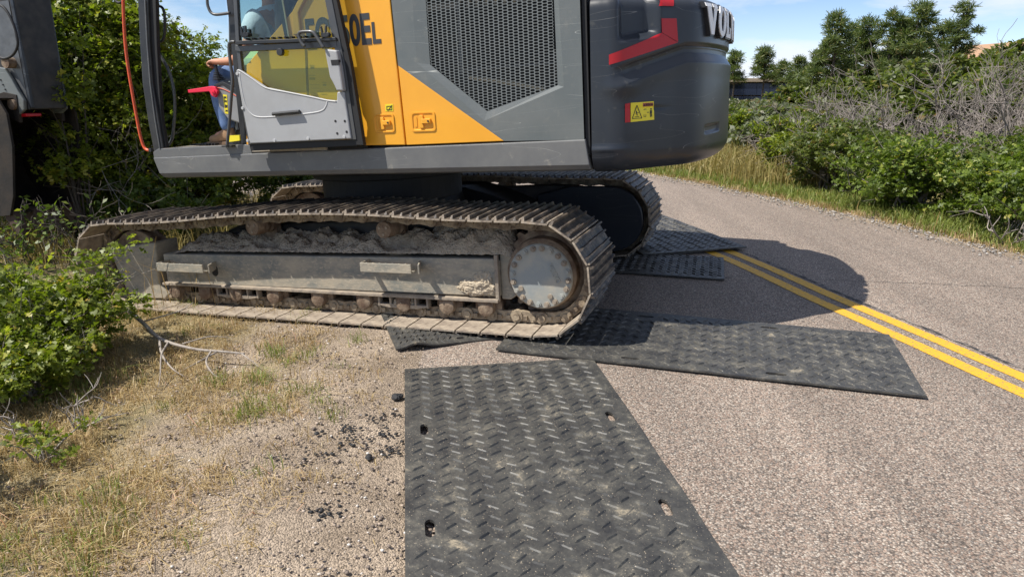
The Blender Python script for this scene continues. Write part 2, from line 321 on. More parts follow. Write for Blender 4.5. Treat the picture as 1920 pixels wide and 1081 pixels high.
M['tar'] = mat('black_asphalt_crumb', (.018, .018, .019), .7, bump=.8, bscale=60)

# ------------------------------------------------------------------ mesh helpers
class MB:
    def __init__(s): s.v = []; s.f = []; s.m = []
    def add(s, vs, fs, mi=0):
        o = len(s.v); s.v += [tuple(v) for v in vs]; s.f += [tuple(i+o for i in f) for f in fs]; s.m += [mi]*len(fs)
    def box(s, c, sz, R=None, mi=0, taper=None):
        hx, hy, hz = sz[0]/2, sz[1]/2, sz[2]/2
        vs = [Vector((x*hx, y*hy, z*hz)) for x in (-1, 1) for y in (-1, 1) for z in (-1, 1)]
        if taper: vs = [Vector((v.x*(taper if v.z > 0 else 1), v.y*(taper if v.z > 0 else 1), v.z)) for v in vs]
        if R is not None: vs = [R @ v for v in vs]
        vs = [v + Vector(c) for v in vs]
        s.add(vs, [(0,1,3,2),(4,6,7,5),(0,4,5,1),(2,3,7,6),(0,2,6,4),(1,5,7,3)], mi)
    def prism(s, poly, y0, y1, mi=0, ax='y'):
        """polygon of (x, z) points extruded along y (or another axis)"""
        n = len(poly)
        def P(a, b, h):
            return (a, h, b) if ax == 'y' else ((h, a, b) if ax == 'x' else (a, b, h))
        vs = [P(a, b, y0) for a, b in poly] + [P(a, b, y1) for a, b in poly]
        s.add(vs, [tuple(range(n)), tuple(range(2*n-1, n-1, -1))] + [(i, i+n, (i+1) % n + n, (i+1) % n) for i in range(n)], mi)
    def tube(s, pts, r, seg=8, mi=0, caps=True, r1=None):
        pts = [Vector(p) for p in pts]; n = len(pts)
        up = Vector((.13, .21, .97)); vs = []
        for i, p in enumerate(pts):
            t = (pts[min(i+1, n-1)] - pts[max(i-1, 0)])
            if t.length < 1e-9: t = Vector((0, 0, 1))
            t.normalize()
            a = up - t*up.dot(t)
            if a.length < .05: a = Vector((1, 0, 0)) - t*t.x
            a.normalize(); up = a; b_ = t.cross(a)
            if isinstance(r, (list, tuple)): rr = r[i]
            else: rr = r if r1 is None else r + (r1-r)*i/(n-1)
            for k in range(seg):
                an = 2*PI*k/seg; vs.append(p + a*(rr*math.cos(an)) + b_*(rr*math.sin(an)))
        fs = [(i*seg+k, i*seg+(k+1) % seg, (i+1)*seg+(k+1) % seg, (i+1)*seg+k) for i in range(n-1) for k in range(seg)]
        if caps: fs += [tuple(range(seg-1, -1, -1)), tuple(range((n-1)*seg, n*seg))]
        s.add(vs, fs, mi)
    def cyl(s, c, r, h, ax='y', seg=24, mi=0, r2=None):
        c = Vector(c); d = {'x': Vector((1,0,0)), 'y': Vector((0,1,0)), 'z': Vector((0,0,1))}[ax]
        s.tube([c - d*h/2, c + d*h/2], [r, r if r2 is None else r2], seg, mi)
    def lathe(s, c, prof, seg=32, mi=0):
        """profile of (radius, y) turned round the y axis through c"""
        c = Vector(c); n = len(prof); vs = []
        for r, y in prof:
            for k in range(seg):
                an = 2*PI*k/seg; vs.append((c.x + r*math.cos(an), c.y + y, c.z + r*math.sin(an)))
        fs = [(i*seg+k, (i+1)*seg+k, (i+1)*seg+(k+1) % seg, i*seg+(k+1) % seg) for i in range(n-1) for k in range(seg)]
        fs += [tuple(range((n-1)*seg, n*seg)), tuple(range(seg-1, -1, -1))]
        s.add(vs, fs, mi)
    def build(s, name, mats, parent=None, smooth=False, bevel=0, auto=None):
        me = bpy.data.meshes.new(name); me.from_pydata(s.v, [], s.f)
        if not isinstance(mats, (list, tuple)): mats = [mats]
        for m_ in mats: me.materials.append(m_)
        if len(mats) > 1: me.polygons.foreach_set('material_index', s.m)
        bm = bmesh.new(); bm.from_mesh(me); bmesh.ops.recalc_face_normals(bm, faces=bm.faces); bm.to_mesh(me); bm.free()
        if smooth: me.polygons.foreach_set('use_smooth', [True]*len(me.polygons))
        o = bpy.data.objects.new(name, me); C.objects.link(o)
        if auto: me.set_sharp_from_angle(angle=math.radians(auto))
        if bevel:
            b_ = o.modifiers.new('bevel', 'BEVEL'); b_.width = bevel; b_.segments = 2; b_.limit_method = 'ANGLE'; b_.angle_limit = math.radians(40)
            b_.harden_normals = False
        if parent: o.parent = parent
        return o
def fast_mesh(name, V, F, mats, parent=None, nper=4, mi=None, smooth=False):
    """V (n,3) array, F (k,nper) int array"""
    me = bpy.data.meshes.new(name)
    me.vertices.add(len(V)); me.vertices.foreach_set('co', np.asarray(V, dtype=np.float32).ravel())
    k = len(F); me.loops.add(k*nper); me.loops.foreach_set('vertex_index', np.asarray(F, dtype=np.int32).ravel())
    me.polygons.add(k); me.polygons.foreach_set('loop_start', np.arange(0, k*nper, nper, dtype=np.int32)); 
    if mi is not None: me.polygons.foreach_set('material_index', np.asarray(mi, dtype=np.int32))
    if smooth: me.polygons.foreach_set('use_smooth', np.ones(k, dtype=bool))
    for m_ in (mats if isinstance(mats, (list, tuple)) else [mats]): me.materials.append(m_)
    me.update(calc_edges=True); me.validate()
    o = bpy.data.objects.new(name, me); C.objects.link(o)
    if parent: o.parent = parent
    return o
def tag(o, label=None, cat=None, group=None, kind=None):
    if label: o['label'] = label
    if cat: o['category'] = cat
    if group: o['group'] = group
    if kind: o['kind'] = kind
    return o
def empty(name, loc=(0, 0, 0), rz=0):
    o = bpy.data.objects.new(name, None); C.objects.link(o); o.location = loc; o.rotation_euler = (0, 0, rz); o.empty_display_size = .2
    return o
def cr(pts, k=6, closed=False):
    """Catmull-Rom through points"""
    P = [Vector(p) for p in pts]; n = len(P); o = []
    rng = range(n) if closed else range(n-1)
    for i in rng:
        a, b_, c_, d = (P[(i-1) % n] if closed or i > 0 else P[0]*2-P[1]), P[i], P[(i+1) % n], (P[(i+2) % n] if closed or i+2 < n else P[-1]*2-P[-2])
        for j in range(k):
            t = j/k
            o.append(.5*((2*b_) + (-a+c_)*t + (2*a-5*b_+4*c_-d)*t*t + (-a+3*b_-3*c_+d)*t**3))
    if not closed: o.append(P[-1])
    return o
def copy_tree(o, parent=None):
    c = o.copy(); C.objects.link(c); c.parent = parent
    for ch in o.children: copy_tree(ch, c)
    return c

# ================================================================== SETTING
def spaced(a, b, fa, fb, fine, grow):
    xs = list(np.arange(fa, fb+1e-6, fine)); s = fine; x = fa
    lo = []
    while x > a: s *= grow; x -= s; lo.append(x)
    s = fine; x = xs[-1]; hi = []
    while x < b: s *= grow; x += s; hi.append(x)
    return lo[::-1] + xs + hi
gx = spaced(-900, 900, -6, 8, .11, 1.14); gy = spaced(-60, 1500, .5, 12, .11, 1.13)
def on_road(x, y):
    """signed distance inside the road (positive inside)"""
    if y > 33: return -5
    return min(x - lerp_poly(LEFT, y), lerp_poly(RIGHT, y) - x)
vs = []; zone = []
for y in gy:
    for x in gx:
        rd = on_road(x, y)
        z = gz(x, y)
        if rd > .12: z -= .05
        else:
            n = noise.noise((x*1.3, y*1.3, 0))*.035 + noise.noise((x*5, y*5, 3))*.012
            z += (n - .006)*min(1, max(0, (.12-rd)/.6)) - .006
            if rd > 0: z -= .012
        vs.append((x, y, z))
        lx = x - lerp_poly(LEFT, min(y, 33))
        rx = x - lerp_poly(RIGHT, min(y, 39))
        zn = 0
        if rx > 0: zn = sst(.25, .9, rx + .3*noise.noise((x*2, y*2, 7)))
        elif lx < 0: zn = sst(.9, 2.0, -lx + .9*noise.noise((x*1.6, y*1.6, 9)))*.75 + .25*sst(7.5, 9, y)
        zone.append(zn)
nx = len(gx)
F = [(j*nx+i, j*nx+i+1, (j+1)*nx+i+1, (j+1)*nx+i) for j in range(len(gy)-1) for i in range(nx-1)]
g = fast_mesh('ground', vs, F, M['dirt'], smooth=True); tag(g, kind='structure')
a = g.data.attributes.new('zone', 'FLOAT', 'POINT'); a.data.foreach_set('value', np.array(zone, dtype=np.float32))
# road sheet
ys = list(np.arange(-6, 14, .12)) + list(np.arange(14, 33, .4))
V = []; nr = 15
for y in ys:
    l_ = lerp_poly(LEFT, y) + .10*noise.noise((0, y*1.6, 1)) + .035*noise.noise((0, y*9, 2))
    r_ = lerp_poly(RIGHT, y) + .08*noise.noise((5, y*1.3, 1)) + .03*noise.noise((5, y*8, 2))
    for k in range(nr):
        x = l_ + (r_-l_)*k/(nr-1)
        V.append((x, y, gz(x, y) - (.022 if k in (0, nr-1) else 0)))
F = [(j*nr+i, j*nr+i+1, (j+1)*nr+i+1, (j+1)*nr+i) for j in range(len(ys)-1) for i in range(nr-1)]
tag(fast_mesh('road', V, F, M['asphalt'], smooth=True), kind='structure')
# the double yellow line
def ribbon(name, path, wd, dz, m, kind='structure', jit=0, step=.1, taper=False):
    P = cr([(p[0], p[1], 0) for p in path], 12); V = []; 
    for i, p in enumerate(P):
        t = (P[min(i+1, len(P)-1)] - P[max(i-1, 0)]).normalized(); nrm = Vector((t.y, -t.x, 0))
        ww = wd * (1 if not taper else max(.1, math.sin(PI*i/(len(P)-1))**.5))
        for s_ in (-.5, .5):
            q = p + nrm*(s_*ww*(1 + jit*noise.noise((i*1.7, s_*9, wd*50))) )
            V.append((q.x, q.y, gz(q.x, q.y) + dz))
    F = [(2*i, 2*i+1, 2*i+3, 2*i+2) for i in range(len(P)-1)]
    o = fast_mesh(name, V, F, m); 
    if kind: tag(o, kind=kind)
    return o
c1 = [(3.95, 0), (3.62, 1.3), (3.30, 2.6), (3.0, 3.74), (2.79, 4.62), (2.55, 5.56), (2.32, 6.6), (2.10, 7.4), (1.6, 8.9), (.9, 10.6), (-.2, 12.6), (-1.8, 14.9)]
c2 = [(x + .205*1.0, y + .05) for x, y in c1]
ribbon('yellow_line', c1, .115, .004, M['linepaint'], jit=.08)
ribbon('yellow_line', c2, .115, .004, M['linepaint'], jit=.08)
M['tarstrip'] = mat('tar_seal', (.035, .033, .032), .75, col2=(.2, .17, .15), scale=22, lo=.48, hi=.56, bump=.6, bscale=90)
ribbon('tar_strip', [(x + .32, y + .07) for x, y in c1[2:8]], .035, .0035, M['tarstrip'], jit=1.6)
def crack(path, wd=.009):
    P = cr([(p[0], p[1], 0) for p in path], 14)
    P = [Vector((p.x + .02*noise.noise((p.x*9, p.y*9, 2)), p.y + .03*noise.noise((p.x*11, p.y*7, 5)), 0)) for p in P]
    ribbon('road_crack', [(p.x, p.y) for p in P], wd, .0045, M['tar'], jit=1.2)
crack([(.6, 6.46), (1.5, 6.35), (2.05, 6.27)]); crack([(2.86, 6.19), (3.5, 6.1), (4.46, 5.93), (5.3, 5.75)], .006)

# ------------------------------------------------------------------ leaves, twigs, plants
LEAF_LOBED = (np.array([(0,0,0),(.20,.16,.05),(.13,.28,.03),(.34,.42,.08),(.17,.55,.04),(.30,.74,.06),(.12,.82,.02),(0,1,-.06),(-.12,.82,.02),(-.30,.74,.06),(-.17,.55,.04),(-.34,.42,.08),(-.13,.28,.03),(-.20,.16,.05)]), [(0,1,2,12),(0,12,13,13)], )
LOB_V = np.array([(0,0,0),(.22,.20,.06),(.12,.32,.03),(.36,.52,.09),(.15,.62,.04),(.22,.84,.05),(0,1,-.05),(-.22,.84,.05),(-.15,.62,.04),(-.36,.52,.09),(-.12,.32,.03),(-.22,.20,.06)])
LOB_F = np.array([(0,1,2,10),(0,10,11,0),(2,3,4,8),(2,8,9,10),(4,5,6,7),(4,7,8,4)])
LOB_F = np.array([(0,1,2,10),(10,11,0,0),(2,3,4,8),(2,8,9,10),(4,5,6,7)])
LOB_Q = np.array([(0,1,2,10),(2,3,4,8),(4,5,6,7),(2,8,9,10)])
DIA_V = np.array([(0,0,0),(.26,.5,.07),(0,1,-.04),(-.26,.5,.07)]); DIA_Q = np.array([(0,1,2,3)])
def rand_frames(n, rs, up=.5, dirs=None):
    """random frames: columns side, along, normal; normals lean upward"""
    nrm = rs.normal(size=(n, 3)); nrm /= np.linalg.norm(nrm, axis=1)[:, None]; nrm[:, 2] = np.abs(nrm[:, 2])*(1) + up
    nrm /= np.linalg.norm(nrm, axis=1)[:, None]
    al = rs.normal(size=(n, 3)) if dirs is None else dirs + .5*rs.normal(size=(n, 3))
    al -= nrm*(al*nrm).sum(1)[:, None]; al /= np.linalg.norm(al, axis=1)[:, None]
    sd_ = np.cross(al, nrm)
    return sd_, al, nrm
def scatter(P, size, tmpl, rs, up=.5, dirs=None, jitter=.35):
    Vt, Q = tmpl; n = len(P); s_, a_, n_ = rand_frames(n, rs, up, dirs)
    sz = size*(1 + jitter*(rs.rand(n)*2-1))
    V = P[:, None, :] + sz[:, None, None]*(Vt[None, :, 0:1]*s_[:, None, :] + Vt[None, :, 1:2]*a_[:, None, :] + Vt[None, :, 2:3]*n_[:, None, :])
    k = len(Vt); Fq = (np.arange(n)[:, None, None]*k + Q[None]).reshape(-1, 4)
    return V.reshape(-1, 3), Fq
def bush(name, label, cat, loc, size, clumps, per, leaf, lm, tm, group=None, tmpl='dia', seed=0, stems=10, spread=.16, low=.12, twigr=.012, shape=1.0, blen=0):
    """leaf sprays at the ends of branches that all spring from the base"""
    rs = np.random.RandomState(seed); root = empty(name, loc); tag(root, label, cat, group)
    rx, ry, rz_ = size; cen = []
    while len(cen) < clumps:
        p = rs.uniform(-1, 1, 3); r = np.linalg.norm(p)
        if r > 1 or r < .30: continue
        if p[2] < -.75: continue
        q = p.copy(); lump = 1 + .30*noise.noise((p[0]*2.1+seed, p[1]*2.1, p[2]*2.1))*2
        q *= lump*(.55 + .45*rs.rand()**.4)/max(r, .6)*max(r, .55)
        cen.append((q[0]*rx, q[1]*ry, max(low*rz_, rz_*(.5 + .5*q[2]))))
    cen = np.array(cen)
    n = clumps*per; idx = np.repeat(np.arange(clumps), per)
    csz = spread*(.6 + .8*rs.rand(clumps))*np.mean(size)
    off = rs.normal(size=(n, 3)); off *= (rs.rand(n)**.4/np.linalg.norm(off, axis=1))[:, None]; off[:, 2] *= .7
    P = cen[idx] + off*csz[idx][:, None]
    P[:, 2] = np.maximum(P[:, 2], .02)
    V, Fq = scatter(P, leaf, (LOB_V, LOB_Q) if tmpl == 'lob' else (DIA_V, DIA_Q), rs, .35, off)
    fast_mesh('foliage', V, Fq, lm, root)
    mb = MB()
    for i in rs.permutation(clumps)[:stems]:
        c = cen[i]; b0 = Vector((rs.normal()*.12*rx, rs.normal()*.12*ry, -.05))
        mid = Vector((c[0]*.45 + rs.normal()*.08*rx, c[1]*.45 + rs.normal()*.08*ry, c[2]*.55))
        mb.tube(cr([b0, mid, Vector(c)], 4), twigr*1.6, 5, r1=twigr*.35)
        for k in range(3):
            d = Vector(c) + Vector(rs.normal(size=3)*csz[i]*1.1)
            mb.tube([mid.lerp(Vector(c), .4+.2*k), d], twigr*.5, 4, r1=twigr*.15)
    mb.build('stems', tm, root)
    return root
def branch_rec(mb, p, d, ln, r, depth, rs, bend=.35, seg=4, minr=.002, fork=3, upb=.1, flat=1.0):
    pts = [p]; q = p.copy(); dd = d.copy()
    for k in range(seg):
        dd = (dd + Vector((rs.normal()*bend, rs.normal()*bend, rs.normal()*bend*flat + upb))*.5).normalized()
        q = q + dd*(ln/seg); pts.append(q.copy())
    mb.tube(pts, r, 5 if r > .008 else 4, r1=max(minr, r*.5), caps=False)
    if depth > 0:
        for k in range(fork):
            i = min(seg, 1 + int(rs.rand()*seg)) if k < fork-1 else seg
            nd = (dd + Vector((rs.normal(), rs.normal(), rs.normal()*flat))*.55).normalized()
            branch_rec(mb, pts[i], nd, ln*(.55+.3*rs.rand()), max(minr, r*(.62 if i < seg else .75)*(1-.12*i/seg)), depth-1, rs, bend, seg, minr, fork, upb, flat)
def bare_shrub(name, label, cat, loc, h, seed, stems=7, depth=4, r=.022, m='twig', group=None, wid=.7, leaves=0, lm=None, fork=3, minr=.0035):
    rs = np.random.RandomState(seed); root = empty(name, loc); tag(root, label, cat, group); mb = MB()
    mb.tube([(0, 0, -.16), (0, 0, -.03)], .13, 8)
    for k in range(stems):
        a_ = rs.rand()*2*PI; d = Vector((math.cos(a_)*wid, math.sin(a_)*wid, 1)).normalized()
        branch_rec(mb, Vector((math.cos(a_)*.09, math.sin(a_)*.09, -.06)), d, h*.45*(.7+.5*rs.rand()), r*(.7+.5*rs.rand()), depth, rs, minr=minr, fork=fork)
    mb.build('branches', M[m], root, smooth=True)
    if leaves:
        vv = np.array(mb.v); vv = vv[vv[:, 2] > h*.15]; P = vv[rs.randint(0, len(vv), leaves)] + rs.normal(size=(leaves, 3))*.05
        V, Fq = scatter(P, .075, (DIA_V, DIA_Q), rs, .3); fast_mesh('foliage', V, Fq, lm, root)
    return root
def pine(loc, h, seed, label, group='pines behind the scrub', rad=.2, bare=.12):
    rs = np.random.RandomState(seed); root = empty('pine_tree', loc, rs.rand()*6); tag(root, label, 'pine tree', group)
    mb = MB(); mb.tube([(0, 0, -.3), (.1, 0, h*.5), (0, .1, h*.97)], [h*.022, h*.014, h*.003], 8)
    cl = []
    nlev = int(h*2.6)
    for i in range(nlev):
        t = bare + (1-bare)*i/nlev; z = h*t
        for k in range(4):
            an = rs.rand()*2*PI; lim = h*rad*(1-t)**.62*(.45 + .75*rs.rand()) + .12
            e = Vector((math.cos(an)*lim, math.sin(an)*lim, z + lim*(.15+.35*rs.rand())))
            mb.tube([(0, 0, z - .1), (e.x*.6, e.y*.6, z + .05*lim), e], .045*(1-t)+.015, 4, r1=.01, caps=False)
            for s_ in range(1 + int(lim*2.4)):
                f = 1 - .22*s_*rs.rand()
                cl.append((e.x*f + rs.normal()*.16, e.y*f + rs.normal()*.16, e.z*f + z*(1-f) + .06))
    cl.append((0, 0, h)); cl = np.array(cl); per = 60
    idx = np.repeat(np.arange(len(cl)), per); off = rs.normal(size=(len(idx), 3)); off /= np.linalg.norm(off, axis=1)[:, None]; off[:, 2] = np.abs(off[:, 2])*.8 - .1
    P = cl[idx] + off*.13*rs.rand(len(idx))[:, None]*2
    tv = np.array([(-.05, 0, 0), (.05, 0, 0), (.04, 1, 0), (-.04, 1, 0)])
    V, Fq = scatter(P, .33, (tv, np.array([(0, 1, 2, 3)])), rs, .1, off*2.2)
    mb.build('trunk', M['darkbark'], root); fast_mesh('crown', V, Fq, M['pine'], root)
    return root
def oak_tree(loc, h, seed, label, group, clumps=150, per=52, leaf=.075, rx=1.4, ry=1.2, base=.12, tmpl='dia', lm='oak', trunk=.055, lean=(0, 0)):
    rs = np.random.RandomState(seed); root = empty('oak_tree', loc); tag(root, label, 'oak tree', group); mb = MB(); cen = []
    tops = []
    for k in range(3):
        a_ = rs.rand()*6.3; 
        pts = cr([(rs.normal()*.08, rs.normal()*.08, -.2), (math.cos(a_)*.15+lean[0]*.3, math.sin(a_)*.15+lean[1]*.3, h*.3), (math.cos(a_)*rx*.35+lean[0], math.sin(a_)*ry*.35+lean[1], h*.8)], 5)
        mb.tube(pts, trunk*(.7+.5*rs.rand()), 8, r1=.015); tops.append(pts)
    while len(cen) < clumps:
        p = rs.uniform(-1, 1, 3); r = np.linalg.norm(p)
        if r > 1: continue
        f = 1 + .5*noise.noise((p[0]*1.8 + seed*3, p[1]*1.8, p[2]*1.8))
        cen.append((p[0]*rx*f+lean[0]*.6, p[1]*ry*f+lean[1]*.6, h*(base + (1-base)*(.5+.5*p[2]*f))))
    cen = np.array(cen)
    for c in cen[:46]:
        pts = tops[rs.randint(3)]; q = min(pts, key=lambda v: abs(v.z - c[2]*.75))
        mid = (q + Vector(c))*.5 + Vector(rs.normal(size=3)*.12)
        mb.tube(cr([q, mid, Vector(c)], 3), .016, 5, r1=.004, caps=False)
    mb.build('trunk', M['darkbark'], root)
    idx = np.repeat(np.arange(clumps), per); n = len(idx)
    off = rs.normal(size=(n, 3)); off *= (rs.rand(n)**.45/np.linalg.norm(off, axis=1))[:, None]; off[:, 2] *= .65
    P = cen[idx] + off*(.16+.16*rs.rand(clumps))[idx][:, None]
    V, Fq = scatter(P, leaf, (LOB_V, LOB_Q) if tmpl == 'lob' else (DIA_V, DIA_Q), rs, .35, off)
    fast_mesh('crown', V, Fq, M[lm], root)
    return root
def at(x, y, dz=0): return (x, y, gz(x, y) + dz)

# --- dark oaks behind the machine, left
OG = 'gambel oaks behind the excavator'
oaks = [(-6.9, 9.8, 3.6, 'dark oak behind the bucket at the left edge', 1.3), (-5.9, 10.2, 3.7, 'tall dark oak with bare twigs right of the bucket', 1.3), (-5.35, 9.9, 3.5, 'dark oak beside the orange rail in front of the cab', .85),
        (-4.7, 10.3, 2.75, 'sunlit leafy oak seen through the open cab doorway below the sky', 1.0), (-3.3, 11.6, 2.5, 'low oak hidden mostly behind the open door', 1.1), (-7.6, 12.2, 4.2, 'rearmost dark oak deep behind the bucket', 1.3),
        (-9.0, 10.8, 3.8, 'oak standing outermost left past the digging arm', 1.3)]
for i, (x, y, h, lb, r) in enumerate(oaks):
    oak_tree(at(x, y), h, 30+i, lb, OG, clumps=250 if i < 4 else 150, per=62, leaf=.095, rx=r*.95, ry=r*.85, base=.0, tmpl='lob', lm='oakbright' if i in (2, 3, 4) else 'oak')  # some oaks get the brighter leaf colour in place of sunlight
for i, (x, y, lb) in enumerate([(-5.3, 7.7, 'dark twiggy undergrowth below the bucket teeth'), (-6.3, 7.6, 'dark twiggy undergrowth at the left edge below the bucket'), (-4.6, 7.6, 'dark twiggy undergrowth left of the raised track tip')]):
    bare_shrub('bare_shrub', lb, 'shrub', at(x, y), .8, 51+i, 7, 3, .008, 'darkbark', 'low brush in front of the oaks', wid=.8, leaves=260, lm=M['oak'])
# low brush seen between track and body
for i, (x, y, lb) in enumerate([(-3.2, 10.6, 'low green brush under the skirt near the cab sill'), (-4.7, 9.0, 'low brush behind the raised end of the near track'), (-1.9, 11.2, 'sunlit brush seen just under the body past the far track tip')]):
    bush('bush', lb, 'bush', at(x, y), (.9, .6, 1.0), 60, 55, .08, M['oakbright' if i == 2 else 'oak'], M['wood'], 'brush under and behind the machine', 'lob', 60+i, 14)  # the last one has sunlight put into its brighter leaf colour
# sprays at the front of the oaks, sunlight painted into their leaf colour
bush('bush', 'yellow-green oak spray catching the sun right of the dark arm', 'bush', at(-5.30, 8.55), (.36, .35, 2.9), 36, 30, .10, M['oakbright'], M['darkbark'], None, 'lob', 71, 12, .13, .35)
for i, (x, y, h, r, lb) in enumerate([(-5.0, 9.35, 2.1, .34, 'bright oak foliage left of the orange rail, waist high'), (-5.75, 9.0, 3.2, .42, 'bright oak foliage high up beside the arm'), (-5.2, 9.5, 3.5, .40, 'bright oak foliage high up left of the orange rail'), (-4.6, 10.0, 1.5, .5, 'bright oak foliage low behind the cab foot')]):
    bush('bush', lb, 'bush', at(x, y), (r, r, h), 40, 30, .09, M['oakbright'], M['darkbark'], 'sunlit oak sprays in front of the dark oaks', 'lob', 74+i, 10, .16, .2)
o_ = bare_shrub('bare_shrub', 'pale leafless shrub in front of the oaks by the orange rail', 'shrub', at(-5.15, 8.95), 2.5, 72, 2, 3, .005, 'bleached', wid=.3, minr=.002)
# --- foreground bush, left
LB = 'bright green leafy oak bush in the left foreground, touching the track'
bush('bush', LB, 'bush', at(-3.3, 4.55), (.72, .62, .76), 150, 42, .060, M['oakbright'], M['wood'], None, 'lob', 81, 60, .17, .06, .008)
bush('bush', 'small sprig of oak leaves at the left edge below the bright bush', 'bush', at(-2.35, 3.1), (.22, .22, .22), 9, 18, .045, M['oakbright'], M['wood'], None, 'lob', 83, 12, .2, .05, .005)
bush('bush', 'leafy bush mostly past the left edge of the picture, shading the bottom left corner', 'bush', at(-3.0, 2.55), (.55, .55, .85), 90, 40, .05, M['oakbright'], M['wood'], None, 'lob', 85, 20, .15, .06, .006)
bush('bush', 'lower lobe of bright oak leaves in front of the left foreground bush', 'bush', at(-3.0, 3.95), (.46, .42, .50), 80, 38, .055, M['oakbright'], M['wood'], None, 'lob', 86, 30, .17, .06, .007)
# --- right roadside
RG = 'leafy bushes along the right road edge'
R_ = [(6.22, 8.3, 1.05, .95, 1.35, 'oakmid', 'glossy green bush at the right edge of the picture, nearest one to the road'),
      (5.62, 9.75, .95, .9, 1.38, 'oakmid', 'glossy green bush, second along the right verge'),
      (5.35, 11.6, .95, .9, 1.50, 'scrub', 'olive green bush in the middle of the right verge row'),
      (5.15, 13.2, .62, .7, 1.40, 'oakbright', 'rounded green bush at the far end of the right verge row, by the tan grass'),
      (7.3, 9.8, 1.1, 1.0, 1.5, 'scrub', 'leafy bush half hidden behind the nearest right verge bush')]
for i, (x, y, rx, ry, rz_, lm, lb) in enumerate(R_):
    bush('bush', lb, 'bush', at(x, y), (rx, ry, rz_*.80), 190 if i < 3 else 130, 48, .075, M[lm], M['twig'], RG, 'lob' if i < 3 else 'dia', 90+i, 40, .13, .04, .010)
bush('bush', 'round green bush just behind the counterweight, beyond the tan grass', 'bush', at(5.75, 18.6), (.7, .8, .98), 110, 45, .09, M['oakbright'], M['twig'], None, 'dia', 101, 14, .14, .04)
# bare grey shrubs above them
BG = 'leafless grey shrubs on the right slope'
for i, (x, y, h, lb) in enumerate([(7.4, 10.6, 2.1, 'tangle of grey leafless branches at the right edge'), (6.6, 11.9, 1.9, 'dark-limbed leafless shrub left of the tangle'), (6.1, 13.6, 1.6, 'thin grey leafless shrub above the middle bush'), (8.6, 12.4, 2.4, 'tallest leafless shrub, highest on the right slope')]):
    bare_shrub('bare_shrub', lb, 'shrub', at(x, y), h, 110+i, 12, 4, .026, 'twig', BG, wid=.8, fork=3, minr=.003)
bare_shrub('bare_shrub', 'bleached driftwood-like twigs at the foot of the nearest right bush', 'shrub', at(5.65, 7.75), .75, 120, 5, 2, .014, 'bleached', wid=1.0)
# mid-distance scrub
SG = 'mid-distance scrub on the slope'
mids = []
rs_ = random.Random(5)
looks = ['olive scrub', 'grey-green scrub', 'dull green scrub', 'yellowish scrub']
spots = [(7.2, 15.2, 1.9, 0), (8.8, 15.6, 2.4, 2), (10.2, 14.8, 2.9, 0), (6.2, 16.6, 1.5, 1), (8.2, 18.0, 2.3, 3), (10.6, 18.6, 3.1, 2), (12.6, 17.2, 3.3, 0), (7.2, 21.5, 1.6, 1), (9.4, 23.0, 1.6, 1), (12.2, 23.0, 2.4, 2), (15.0, 22.0, 3.6, 0), (8.6, 27.5, 1.2, 2), (10.8, 29.5, 1.4, 1), (14.0, 30.0, 3.4, 3), (18.5, 28.5, 3.8, 0), (11.8, 36, 1.3, 1), (15.5, 38.0, 2.2, 2), (21.0, 37.0, 4.0, 1), (26, 38, 4.2, 2)]
where = ['behind the middle verge bush', 'up the slope behind the bare shrubs', 'near the right edge above the bare shrubs', 'low beside the tan field grass', 'behind the olive scrub, left half', 'higher on the slope, centre', 'high on the slope at the right edge', 'low and pale beyond the tan grass', 'pale, right of the low one', 'below the tall pines', 'right of the tall pines, high', 'dark, close under the solar building', 'pale, in front of the solar building', 'under the middle pines', 'on the right skyline', 'far off, left', 'far off, under the pines', 'far off, right of the pines', 'farthest right on the skyline']
for i, ((x, y, h, k), wh) in enumerate(zip(spots, where)):
    bush('bush', '%s %s' % (looks[k], wh), 'bush', at(x, y), (1.25+.2*(y > 20)+.5*(y > 30), 1.1, h*(.62 if y < 20 else .55)), 130, 40, .10+.004*y, M[['scrub', 'greyscrub', 'scrub', 'oakbright'][k] if k != 3 else 'scrub'], M['twig'], SG, 'dia', 130+i, 26, .11, .03, .018)
# pines
def pine_at(u, vtop, Y, seed, label, rad=.2):
    bare = .42 if u < 1520 else .12
    p = W(u, vtop, Y); zb = gz(p.x, min(p.y, 60)) - .3
    pine((p.x, p.y, zb), p.z - zb, seed, label, rad=rad, bare=bare)
for a_ in [(1437, 92, 62, 201, 'small round-topped pine left of the solar building roof', .24), (1500, 112, 60, 202, 'low pine crown just left of the tall group', .22), (1572, 26, 48, 203, 'tall dark pine at the left end of the group', .2),
           (1632, 36, 50, 204, 'second pine of the group, slightly shorter', .19), (1676, 24, 47, 205, 'slim pine in the middle of the group', .16), (1728, 8, 46, 206, 'broadest, tallest pine of the group', .25), (1808, 8, 50, 207, 'lone pine standing right of the group', .17),
           (1602, 48, 52, 210, 'pine filling the gap behind the first two of the group', .24), (1704, 40, 49, 211, 'darker pine behind the broadest one', .24), (1765, 52, 52, 212, 'lower pine between the broadest and the lone one', .26), (1540, 98, 50, 213, 'lowest pine at the left foot of the group', .3),
           (1380, 100, 62, 208, 'pine half hidden behind the counterweight', .2), (1468, 118, 66, 209, 'small far pine between the round one and the group', .2)]:
    pine_at(*a_[:5], rad=a_[5]*1.1)
